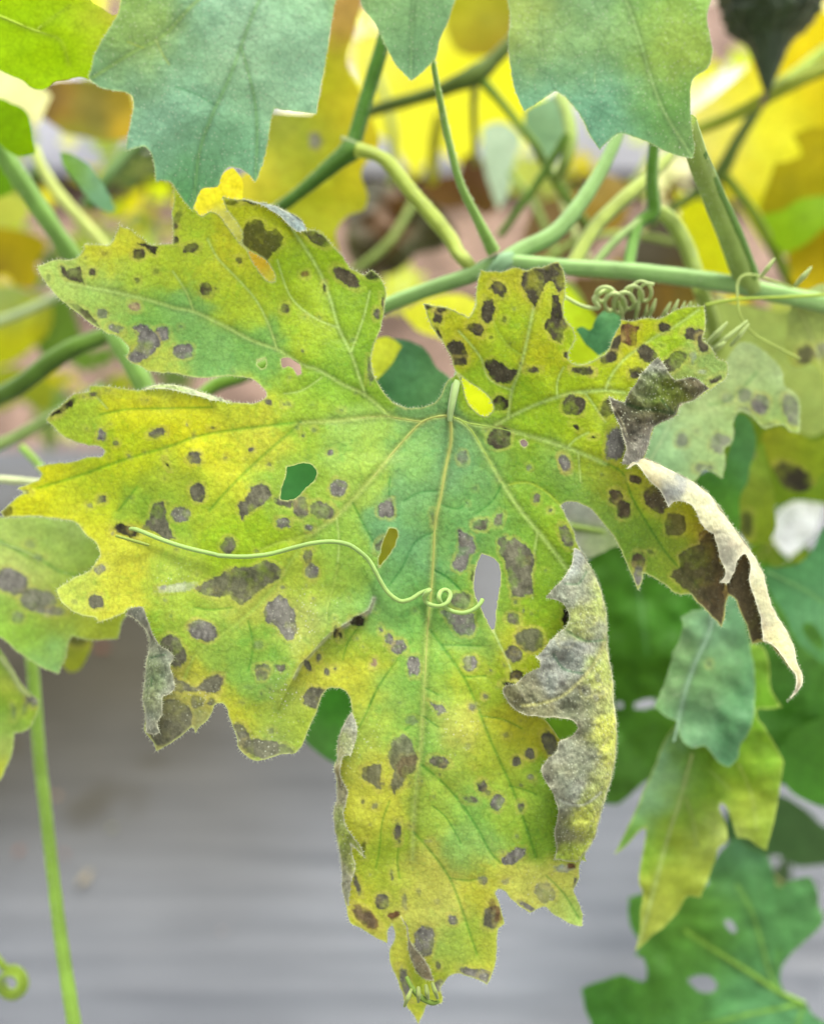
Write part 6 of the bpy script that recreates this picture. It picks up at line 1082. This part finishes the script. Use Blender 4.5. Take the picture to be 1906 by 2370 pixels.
for i, (x, y, R, rot, d, c, k, lab) in enumerate([
    (40, 220, 120, 30, .62, (225, 228, 150), 1.3, 'pale washed-out leaf far back at the left edge'), (330, 400, 110, 160, .60, (80, 112, 45), .9, 'dark leaf far back beneath the top leaf'),
    (260, 560, 80, 10, .66, (150, 180, 60), 1, 'small leaf far back by the brown soil on the left'), (420, 830, 120, 80, .62, (85, 125, 50), .9, 'dark leaf far back behind the left sinus'),
    (1240, 420, 120, 200, .70, (190, 205, 90), 1.2, 'pale leaf far back left of the bending stalk'), (1420, 180, 150, 20, .66, (165, 185, 60), 1.1, 'leaf hidden far back behind the top right lobe'),
    (1560, 420, 110, 90, .72, (240, 238, 190), 1.6, 'bleached leaf far back between the right stalks'), (1620, 700, 120, 45, .52, (160, 190, 60), 1.1, 'yellow-green leaf far back below the vine end'),
    (1480, 820, 130, 120, .50, (150, 185, 60), 1.1, 'green leaf far back behind the upper right lobe'), (1840, 720, 120, 220, .50, (185, 200, 80), 1.1, 'yellowish leaf far back at the right edge'),
    (980, 160, 150, 200, .80, (235, 235, 120), 1.9, 'sunlit yellow leaf farthest back at the top'), (1130, 760, 110, 0, .56, (190, 205, 40), 1.2, 'yellow leaf far back between the two upper lobes'),
    (930, 680, 90, 140, .60, (205, 215, 60), 1.3, 'yellow leaf far back over the vine bend'), (1640, 1130, 160, 10, .46, (70, 115, 25), .9, 'dark leaf far back under the pale spotted one'),
    (1780, 1250, 150, 300, .47, (110, 145, 45), .9, 'green leaf far back behind the sunlit white patch'), (1820, 2060, 120, 40, .50, (75, 105, 50), .8, 'dark leaf far back behind the bottom right leaf'),
    (100, 950, 130, 260, .60, (120, 150, 60), .9, 'olive leaf far back behind the middle left lobe'), (900, 900, 100, 30, .52, (120, 150, 45), .9, 'leaf far back behind the leaf stalk'),
    ]):
    leaf(lab, rot_out(x, y, R, rot, i, random.Random(i).uniform(.7, 1.0)), d, [(x - R / 2, y, c), (x + R / 2, y, tuple(int(v * .85) for v in c))], (random.Random(i).uniform(-.3, .3), random.Random(i + 9).uniform(-.3, .3)), 8, 60, k, M_back if k > 1 else M_leaf,
         [([(x, y), rot_out(x, y, R * .9, rot, i)[6 + 10 * q_]], 4, 'p', (190, 205, 100)) for q_ in (1, 2, 3, 4, 5)], seed=100 + i)

for lab, P, d, c, k in [('hazy pale green leaf spread behind the tendrils on the right', [(1540, 760), (1600, 700), (1700, 700), (1800, 720), (1960, 700), (1960, 960), (1880, 1010), (1780, 960), (1700, 900), (1600, 860)], .37, (175, 196, 105), 1.0),
                    ('olive green leaf filling the gap above the dark right leaf', [(1640, 980), (1740, 930), (1860, 960), (1960, 940), (1960, 1180), (1840, 1160), (1740, 1200), (1660, 1120)], .41, (120, 150, 45), 1.0),
                    ('pale blurred leaf left of the vine fork', [(1180, 660), (1260, 640), (1330, 660), (1360, 720), (1290, 760), (1210, 740)], .40, (165, 190, 90), 1.0),
                    ('vivid yellow leaf seen through the round gap right of the leaf stalk', [(1070, 850), (1120, 870), (1180, 900), (1200, 960), (1140, 1000), (1080, 980), (1050, 910)], .36, (226, 242, 40), 1.35),
                    ('lime leaf filling the notch in the upper right lobe', [(1290, 640), (1340, 690), (1400, 760), (1440, 830), (1380, 880), (1290, 870), (1270, 760)], .36, (195, 222, 50), 1.5),
                    ('yellow leaf between the vine and the tip of the upper right lobe', [(930, 720), (990, 690), (1060, 680), (1110, 700), (1100, 760), (1060, 790), (1010, 780), (960, 760)], .40, (236, 240, 80), 1.3),
                    ('small yellow leaf piece left of the dark teal leaf', [(850, 790), (900, 780), (930, 800), (900, 850), (870, 880), (845, 860)], .325, (225, 232, 80), 1.3),
                    ('bright yellow leaf glowing behind the right stalks', [(1560, 440), (1650, 480), (1700, 580), (1720, 690), (1640, 660), (1590, 560)], .44, (240, 245, 40), 1.4),
                    ('pale cream leaf at the top left between the lime leaves', [(-40, 150), (60, 175), (120, 220), (90, 290), (60, 260), (-40, 230)], .42, (238, 238, 170), 1.4)]:
    leaf(lab, P, d, [(P[0][0], P[0][1], c)], (0, 0), 5, 40, k, M_back, seed=170)

# ---- the tangle of small leaves behind everything, too blurred and dense to count
def leaf_mass(label, n, box, drange, pal, k, seed, size=(28, 60)):
    r = random.Random(seed); V = []; F = []; Cc = []
    for i in range(n):
        x = r.uniform(box[0], box[2]); y = r.uniform(box[1], box[3]); d = r.uniform(*drange); R = r.uniform(*size)
        out = rot_out(0, 0, R, r.uniform(0, 360), seed * 100 + i, r.uniform(.6, 1), 5)
        tx, ty = r.uniform(-.9, .9), r.uniform(-.9, .9); c = alb(r.choice(pal), k * r.uniform(.7, 1.25))
        b = len(V); V.append(at(x, y, d)); Cc.append(c)
        for p in out:
            V.append(at(x + p[0], y + p[1], d + (tx * p[0] + ty * p[1]) / FPX * d)); Cc.append(c * (1 if r.random() < .9 else .5))
        for j in range(len(out)): F.append((b, b + 1 + j, b + 1 + (j + 1) % len(out)))
    o = mesh_obj('background_foliage', np.array(V), np.array(F), M_back, None, np.array(Cc), np.zeros((len(V), 3)), smooth=False)
    tag(o, label, None, None, 'stuff')
leaf_mass('tangle of small yellow-green leaves out of focus along the top', 260, (-150, -150, 2050, 330), (.70, 1.05), [(225, 228, 90), (170, 190, 50), (240, 240, 150), (120, 150, 50), (200, 205, 60), (250, 246, 215)], 2.0, 1)
leaf_mass('tangle of small green leaves out of focus on the left', 70, (-150, 300, 420, 1000), (.52, .75), [(190, 205, 60), (120, 150, 55), (205, 200, 40), (225, 228, 150), (90, 125, 50), (165, 190, 80)], 1.1, 2)
leaf_mass('tangle of small olive and yellow leaves out of focus on the right', 60, (1250, 330, 2050, 900), (.52, .75), [(190, 200, 50), (130, 150, 50), (225, 215, 40), (110, 95, 50), (165, 190, 80), (215, 205, 150)], 1.1, 3)
leaf_mass('dim foliage out of focus in the shade on the lower right', 40, (1500, 1150, 2050, 2150), (.50, .62), [(80, 115, 50), (100, 135, 60), (90, 100, 50)], 1.1, 4)

# ================================================================== VINES AND STALKS
vine = empty('vine', at(1150, 600, .325), 'pale green main vine with its leaf stalks crossing behind the upper lobes', 'vine')
G1, G2, G3, G4, G5 = (158, 198, 118), (188, 206, 90), (92, 145, 45), (152, 192, 112), (120, 140, 55)
def stem_hairs(parent, pts, n_per_px=1.0, seed=0, length=6.0):
    P = np.asarray(pts, float); W3 = at(P[:, 0], P[:, 1], P[:, 2]); r = np.random.default_rng(seed + len(pts)); V = []; F = []
    for i in range(len(P) - 1):
        a, b = W3[i], W3[i + 1]; L = np.linalg.norm(P[i + 1, :2] - P[i, :2]); T = (b - a) / (np.linalg.norm(b - a) + 1e-9)
        u = np.cross(T, FV); u /= np.linalg.norm(u); w = np.cross(T, u)
        for _ in range(int(L * n_per_px)):
            t = r.random(); c = a + (b - a) * t; R0 = (P[i, 3] * (1 - t) + P[i + 1, 3] * t) / FPX * P[i, 2] * 0.93
            th = r.uniform(0, 2 * math.pi); n = math.cos(th) * u + math.sin(th) * w; l = length / FPX * P[i, 2] * r.uniform(.4, 1.2)
            s0 = c + n * R0; side = np.cross(n, T) * 0.00006 + T * 0.00006
            V += [s0 - side, s0 + side, s0 + n * l + T * l * r.normal(0, .4)]; F.append((len(V) - 3, len(V) - 2, len(V) - 1))
    o = mesh_obj('stem_hairs', np.array(V), np.array(F), M_hair, parent); o['kind'] = 'stuff'
def st(parent, pts, c, name='stalk', k=1.0, sides=20, ridges=.07, seed=0):
    o = tube(name, pts, stem_mat(c, k), parent, sides, ridges=ridges, wob=.035, seed=seed + len(pts))
    if pts[0][2] < .37 and name != 'rib': stem_hairs(parent, pts, 1.6, seed)
    return o
st(vine, [(840, 735, .326, 17), (880, 712, .325, 17), (990, 670, .323, 17), (1080, 640, .322, 18), (1150, 608, .322, 19), (1200, 608, .322, 18), (1310, 618, .324, 18), (1485, 630, .326, 19), (1648, 651, .328, 20), (1770, 674, .330, 20), (1960, 715, .334, 20)], G1, 'stem')
st(vine, [(1128, 640, .322, 16), (1158, 610, .321, 24), (1185, 596, .322, 16)], (150, 190, 140), 'node')
st(vine, [(1175, 600, .323, 21), (1210, 577, .325, 20), (1281, 541, .327, 19), (1342, 472, .330, 18), (1395, 387, .333, 16), (1432, 300, .336, 15), (1450, 200, .338, 14)], G4)
st(vine, [(1000, 132, .300, 5), (1013, 206, .303, 7), (1035, 314, .308, 8), (1065, 425, .312, 9), (1106, 510, .316, 11), (1142, 583, .320, 16)], (150, 190, 90))
st(vine, [(1102, 634, .3225, 13), (1085, 612, .3225, 15), (1060, 585, .327, 16), (1043, 553, .329, 17), (1006, 506, .331, 18), (951, 443, .333, 17), (903, 380, .334, 16), (870, 358, .335, 14), (825, 345, .336, 16)], G2)
st(vine, [(1322, 620, .330, 18), (1345, 575, .333, 17), (1383, 517, .338, 17), (1452, 452, .345, 17), (1500, 410, .350, 15), (1560, 350, .36, 12)], (178, 196, 90))
st(vine, [(1370, 620, .330, 10), (1420, 560, .333, 9), (1490, 500, .338, 7), (1505, 470, .34, 6)], (160, 190, 110))
st(vine, [(1745, 678, .3290, 17), (1732, 655, .328, 24), (1715, 620, .324, 26), (1690, 550, .318, 26), (1648, 448, .308, 25), (1612, 360, .295, 24), (1590, 280, .285, 20)], (168, 196, 95))
st(vine, [(1745, 640, .325, 12), (1706, 540, .316, 12), (1660, 440, .306, 12), (1622, 350, .293, 11)], (110, 155, 60), 'rib')
st(vine, [(1452, 630, .328, 14), (1462, 570, .334, 13), (1478, 515, .338, 14), (1512, 490, .338, 16), (1508, 420, .335, 14), (1512, 345, .332, 13), (1520, 280, .33, 12)], (105, 155, 50))
st(vine, [(1520, 485, .340, 14), (1548, 505, .342, 18), (1566, 529, .344, 18), (1590, 575, .345, 18), (1612, 640, .345, 18)], (178, 200, 100))
st(vine, [(1610, 640, .35, 18), (1640, 720, .36, 16), (1660, 800, .37, 14)], (170, 195, 90))
dv = empty('vine', at(810, 340, .34), 'dark green forked vine crossing behind the top lobes', 'vine')
st(dv, [(930, -40, .333, 17), (888, 92, .335, 17), (852, 210, .338, 17), (820, 322, .340, 18)], G3, 'stem')
st(dv, [(822, 330, .340, 20), (808, 350, .340, 26), (780, 372, .341, 20), (700, 440, .345, 14), (640, 485, .350, 13), (560, 540, .36, 12)], (95, 140, 50), 'stem')
st(dv, [(790, 318, .338, 4), (818, 330, .3375, 5), (840, 338, .338, 4)], (190, 205, 150), 'scar')
bv = empty('vine', at(1090, 190, .40), 'blurred olive vine branching behind the thin stalk at the top', 'vine')
st(bv, [(840, 262, .42, 14), (900, 243, .41, 14), (1000, 215, .405, 15), (1060, 190, .40, 19), (1100, 172, .40, 26), (1140, 140, .40, 17), (1190, 90, .40, 15), (1260, 20, .40, 15)], (102, 125, 45), 'stem')
st(bv, [(1110, 180, .40, 13), (1150, 225, .40, 9), (1190, 275, .40, 9), (1240, 340, .40, 10), (1263, 385, .405, 10), (1320, 470, .41, 11), (1365, 530, .42, 10)], (120, 155, 45))
st(bv, [(1100, 190, .41, 9), (1095, 260, .43, 8), (1100, 380, .46, 7)], (165, 175, 60))
st(bv, [(1020, 250, .45, 13), (1005, 330, .47, 13), (1000, 420, .49, 13)], (215, 215, 50))
st(bv, [(1290, 215, .40, 10), (1312, 260, .39, 14), (1320, 320, .385, 15), (1305, 380, .385, 14), (1288, 415, .39, 10)], (165, 190, 90))
st(bv, [(1312, 310, .38, 10), (1270, 380, .385, 10), (1210, 470, .39, 9), (1155, 545, .395, 9)], (112, 150, 50))
for pts_, c_ in [([(700, 700, .47, 8), (800, 640, .46, 8), (900, 560, .46, 8), (960, 460, .47, 7)], (150, 175, 80)), ([(1380, 640, .44, 9), (1330, 540, .44, 9), (1290, 420, .45, 8), (1270, 300, .46, 8)], (195, 210, 130)),
                 ([(1250, 610, .42, 7), (1330, 560, .42, 7), (1440, 540, .42, 7), (1560, 560, .43, 7)], (170, 195, 90)), ([(860, 140, .50, 9), (900, 260, .50, 9), (910, 400, .51, 9), (880, 500, .52, 8)], (200, 212, 110)),
                 ([(1480, 400, .47, 8), (1540, 330, .47, 8), (1620, 380, .47, 8), (1700, 500, .47, 8)], (190, 205, 90)), ([(1180, 400, .46, 7), (1240, 480, .45, 7), (1290, 600, .44, 7)], (135, 165, 70)),
                 ([(1660, 690, .40, 10), (1720, 760, .40, 10), (1830, 790, .40, 10), (1960, 800, .40, 10)], (165, 195, 95))]:
    st(bv, pts_, c_)
rv = empty('vine', at(1700, 330, .42), 'dark blurred vine slanting across the bright yellow leaf', 'vine')
st(rv, [(1770, 220, .43, 10), (1752, 250, .425, 12), (1705, 326, .42, 13), (1672, 390, .42, 17), (1640, 425, .42, 12), (1570, 472, .42, 11), (1500, 520, .42, 10)], (100, 125, 35), 'stem')
st(rv, [(1670, 400, .42, 12), (1741, 489, .42, 11), (1807, 611, .425, 13), (1840, 680, .43, 12)], (140, 165, 45))
st(rv, [(1930, 105, .44, 16), (1840, 170, .43, 14), (1780, 210, .42, 13)], (165, 190, 50))
st(rv, [(1930, 150, .41, 15), (1810, 205, .41, 15), (1700, 265, .41, 14), (1611, 300, .41, 13)], (160, 175, 40))
lv = empty('vine', at(90, 480, .35), 'thick light green stalk slanting down past the left lobe', 'vine')
st(lv, [(-60, 250, .335, 20), (0, 345, .34, 21), (40, 405, .343, 22), (90, 480, .347, 22), (130, 540, .35, 21), (172, 600, .355, 21), (200, 660, .36, 20)], (138, 182, 85), 'stem')
st(lv, [(80, 340, .40, 10), (95, 385, .40, 12), (140, 455, .40, 13), (207, 530, .40, 13), (250, 580, .40, 13)], (205, 218, 120))
st(lv, [(-40, 935, .37, 21), (40, 895, .365, 21), (120, 835, .36, 22), (180, 800, .36, 20), (260, 770, .365, 18)], (98, 135, 40), 'stem')
st(lv, [(-40, 760, .44, 9), (60, 720, .44, 10), (140, 680, .44, 10), (200, 640, .44, 10)], (185, 205, 150))
st(lv, [(248, 720, .345, 18), (268, 780, .345, 22), (300, 830, .346, 24), (331, 890, .347, 24), (360, 960, .35, 24)], (150, 195, 95))
st(lv, [(-40, 1050, .37, 13), (40, 1010, .37, 14), (115, 968, .37, 14), (180, 930, .37, 13), (240, 890, .37, 12)], (172, 200, 115))
st(lv, [(50, 1035, .36, 9), (80, 1065, .358, 9), (110, 1100, .356, 8)], (150, 190, 80))
st(lv, [(-40, 1110, .335, 9), (30, 1112, .335, 9), (85, 1117, .335, 8), (130, 1120, .336, 7)], (215, 225, 170))
st(lv, [(440, 940, .35, 14), (500, 890, .352, 16), (560, 870, .355, 16), (640, 830, .36, 15)], (120, 165, 50))
st(lv, [(200, 480, .42, 16), (240, 420, .42, 15), (300, 350, .43, 14), (380, 300, .44, 13)], (92, 130, 55))
hv = empty('leaf_stalk', at(120, 2000, .36), 'single green stalk running down in front of the grey mulch film', 'stalk')
st(hv, [(66, 1480, .345, 13), (75, 1545, .345, 14), (84, 1660, .345, 14), (93, 1770, .345, 14), (105, 1871, .343, 14), (121, 2012, .340, 14), (141, 2174, .335, 15), (172, 2375, .33, 16), (190, 2480, .33, 16)], (148, 188, 72), 'stem', .95)

# ---- tendrils
def tendril(label, pts, c, k=1.0, seed=0):
    root = empty('tendril', at(*pts[0][:3]), label, 'tendril')
    return tube('coil', pts, stem_mat(c, k), root, 8, wob=.03, seed=seed)
td = []
for p in P5(0, 850, [(1040, 1298), (1100, 1305), (1300, 1385), (1500, 1450), (1734, 1505)]): td.append((*p, 0))
for p in P5(450, 1250, [(200, 125), (400, 133), (600, 113), (800, 60), (950, 25), (1100, 12), (1230, 35), (1320, 90), (1400, 165), (1450, 250), (1500, 345), (1560, 430), (1650, 490)]): td.append((*p, 0))
for p in P5(950, 1250, [(0, 475), (80, 425), (150, 400)]): td.append((*p, 0))
for p in P5(950, 1250, [(135, 415), (108, 455), (120, 495), (165, 522), (240, 530), (295, 500), (318, 440), (290, 402), (245, 410), (225, 465)]): td.append((*p, 1))
for p in P5(950, 1250, [(262, 530), (330, 570), (420, 585), (500, 560), (555, 515), (577, 475)]): td.append((*p, 2))
tdp = []
for i, p in enumerate(td):
    base = float(main_depth(np.array([p[0]]), np.array([p[1]]))[0])
    off = 0.0018 if p[2] == 0 else (0.0024 + 0.0012 * math.sin(i * 1.3) if p[2] == 1 else 0.0016)
    if i == 0: off = 0.001
    tdp.append((p[0], p[1], base - off - 0.001, 5.2 if 0 < i else 3.5))
tendril('slender pale tendril curling across the middle of the spotted leaf', tdp, (165, 198, 108))
pts = [(1300, 682, .306, 3.5), (1330, 700, .306, 4), (1357, 711, .306, 4.5), (1385, 712, .306, 5), (1375, 690, .305, 6)]
for t in range(44):
    a = t * 0.85; cx_ = 1388 + t * 2.7 ; cy_ = 668 + 24 * math.sin(t * .12) + t * .75
    pts.append((cx_ + 19 * math.cos(a), cy_ + 23 * math.sin(a), .305 + .004 * math.sin(a), (5.0 - t * .03) * (1 + .12 * math.sin(t * 2.1))))
tendril('tightly coiled pale tendril below the long vine', pts, (205, 222, 150), 1.1)
bud = empty('shoot_tip', at(1580, 700, .306), 'cluster of pale narrow buds above the upper right lobe', 'shoot')
for (x0, y0, x1, y1, w) in [(1500, 735, 1516, 694, 5), (1528, 740, 1550, 702, 5), (1548, 736, 1568, 696, 5), (1588, 722, 1597, 700, 4), (1470, 738, 1478, 690, 5), (1440, 742, 1432, 700, 5), (1636, 795, 1680, 748, 6), (1650, 812, 1676, 792, 6), (1690, 800, 1730, 752, 5), (1490, 736, 1497, 706, 4), (1570, 730, 1583, 700, 4), (1760, 640, 1790, 600, 5), (1840, 660, 1875, 620, 6), (1640, 815, 1725, 745, 5)]:
    tube('bud', [(x0, y0, .309, w * .7), ((x0 + x1) / 2 + 1, (y0 + y1) / 2, .306, w * 1.15), (x1, y1, .305, w * .5), (x1 + 1, y1 - 3, .305, 1)], stem_mat((195, 215, 135)), bud, 8)
tendril('thin straight tendril reaching in from the right edge', [(1632, 706, .312, 3.5), (1700, 693, .313, 3.5), (1800, 688, .315, 3.5), (1960, 682, .318, 3.5)], (170, 195, 60))
tendril('fine looping tendril around the vine end on the right', [(1706, 688, .313, 3), (1705, 660, .314, 3), (1716, 640, .314, 3), (1740, 636, .314, 3), (1790, 650, .316, 3), (1830, 665, .318, 3)], (180, 200, 110))
tendril('fine tendril trailing down over the pale right leaf', [(1706, 690, .313, 2.6), (1712, 730, .313, 2.6), (1740, 770, .314, 2.6), (1790, 800, .316, 2.6), (1850, 830, .32, 2.6)], (185, 205, 100))
tendril('small green tendril coil above the mulch at the bottom left', [(-10, 2215, .36, 8)] + [(25 + (38 - t * 1.2) * math.cos(-1.9 + t * .55), 2278 + (38 - t * 1.2) * math.sin(-1.9 + t * .55), .36 - t * .0005, 9 - t * .2) for t in range(22)], (150, 180, 50))
tendril('thin stalk shadowed under the tendril on the left lobe', [(P5(0, 850, [(930, 1360)])[0][0], 1240, .2835, 3), (310, 1252, .2825, 4), (345, 1262, .283, 3)], (150, 170, 70))

# ---- bitter gourd fruit in the top right corner
fruit = empty('bitter_gourd', at(1775, 0, .40), 'dark green ridged bitter gourd with a pointed tip in the top right corner', 'gourd')
prof = [(-190, 60), (-150, 100), (-90, 118), (-30, 112), (20, 106), (50, 96), (72, 74), (90, 52), (120, 38), (150, 28), (180, 18), (205, 9), (216, 5), (240, 2)]
V = []; F = []; nS = 72; c0 = []
ys = np.linspace(-190, 238, 90)
for i, y in enumerate(ys):
    r = np.interp(y, [p[0] for p in prof], [p[1] for p in prof]) / FPX * .40
    x = 1785 - max(0, y) * 0.05
    c = at(x, y, .40)
    for s_ in range(nS):
        th = 2 * math.pi * s_ / nS
        warts = 0.10 * abs(math.sin(4 * th)) ** 0.6 + 0.09 * math.sin(9 * th + 2 * math.sin(i * .35)) * math.sin(i * .6 + 3 * math.sin(2 * th)) * np.clip(r / .012, 0, 1)
        rr = r * (0.95 + warts)
        V.append(c + rr * (math.cos(th) * RV + math.sin(th) * FV))
for i in range(len(ys) - 1):
    for s_ in range(nS):
        a = i * nS + s_; b = i * nS + (s_ + 1) % nS
        F.append((a, b, b + nS, a + nS))
mesh_obj('skin', V, F, plain_mat('gourd_skin', (0.022, 0.035, 0.012), 0.4, 0, .35, 200, .4, .1), fruit)
tube('dried_style', [(1772, 212, .40, 4), (1765, 232, .40, 5), (1758, 248, .401, 4)], stem_mat((150, 125, 90)), fruit, 8)

# ---- white sheet added for sunlit ground on the right, small litter on the film
sun_patch, _ = leaf('white sheet painted as sunlit ground glimpsed through the foliage on the right', Q(1350, 700, q4, [(1360, 1590), (1420, 1500), (1540, 1420), (1660, 1400), (1734, 1440), (1690, 1640), (1580, 1760), (1480, 1850), (1380, 1734)]), 0.42, [(1820, 1200, (245, 245, 245))], (0, 0), 6, 60, 3.4, M_under, seed=130, und=.004, us=90, name='sunlit_patch', cat='sunlit patch')
rr = random.Random(9)
for i, (x, y, s, c, lab) in enumerate([(130, 1842, 14, (165, 130, 95), 'tan crumb of dry leaf on the film beside the green stalk'), (45, 1970, 16, (140, 95, 75), 'reddish crumb on the film left of the green stalk'), (150, 1975, 12, (140, 100, 85), 'reddish flake on the film right of the green stalk'),
                                        (195, 2030, 30, (150, 140, 115), 'pale mud smear on the film right of the green stalk'), (515, 2155, 9, (165, 150, 140), 'tiny beige speck on the open grey film'), (235, 1500, 22, (120, 65, 45), 'rust-red crumb under the pale left leaf'),
                                        (260, 1915, 10, (150, 150, 95), 'yellowish flake on the dim part of the film')]):
    g_ = ground_at(x, y, .055); dd = float((g_ - CAM) @ FV)
    leaf(lab, rot_out(x, y, s, rr.uniform(0, 360), i, .45, 5, .25), dd - 0.004, [(x, y, c)], (0, -1.19 * dd / 2.425 * 1.0), 3.5, 60, 1, M_leaf, seed=200 + i, name='leaf_crumb', cat='litter', und=.001, jag=.5)
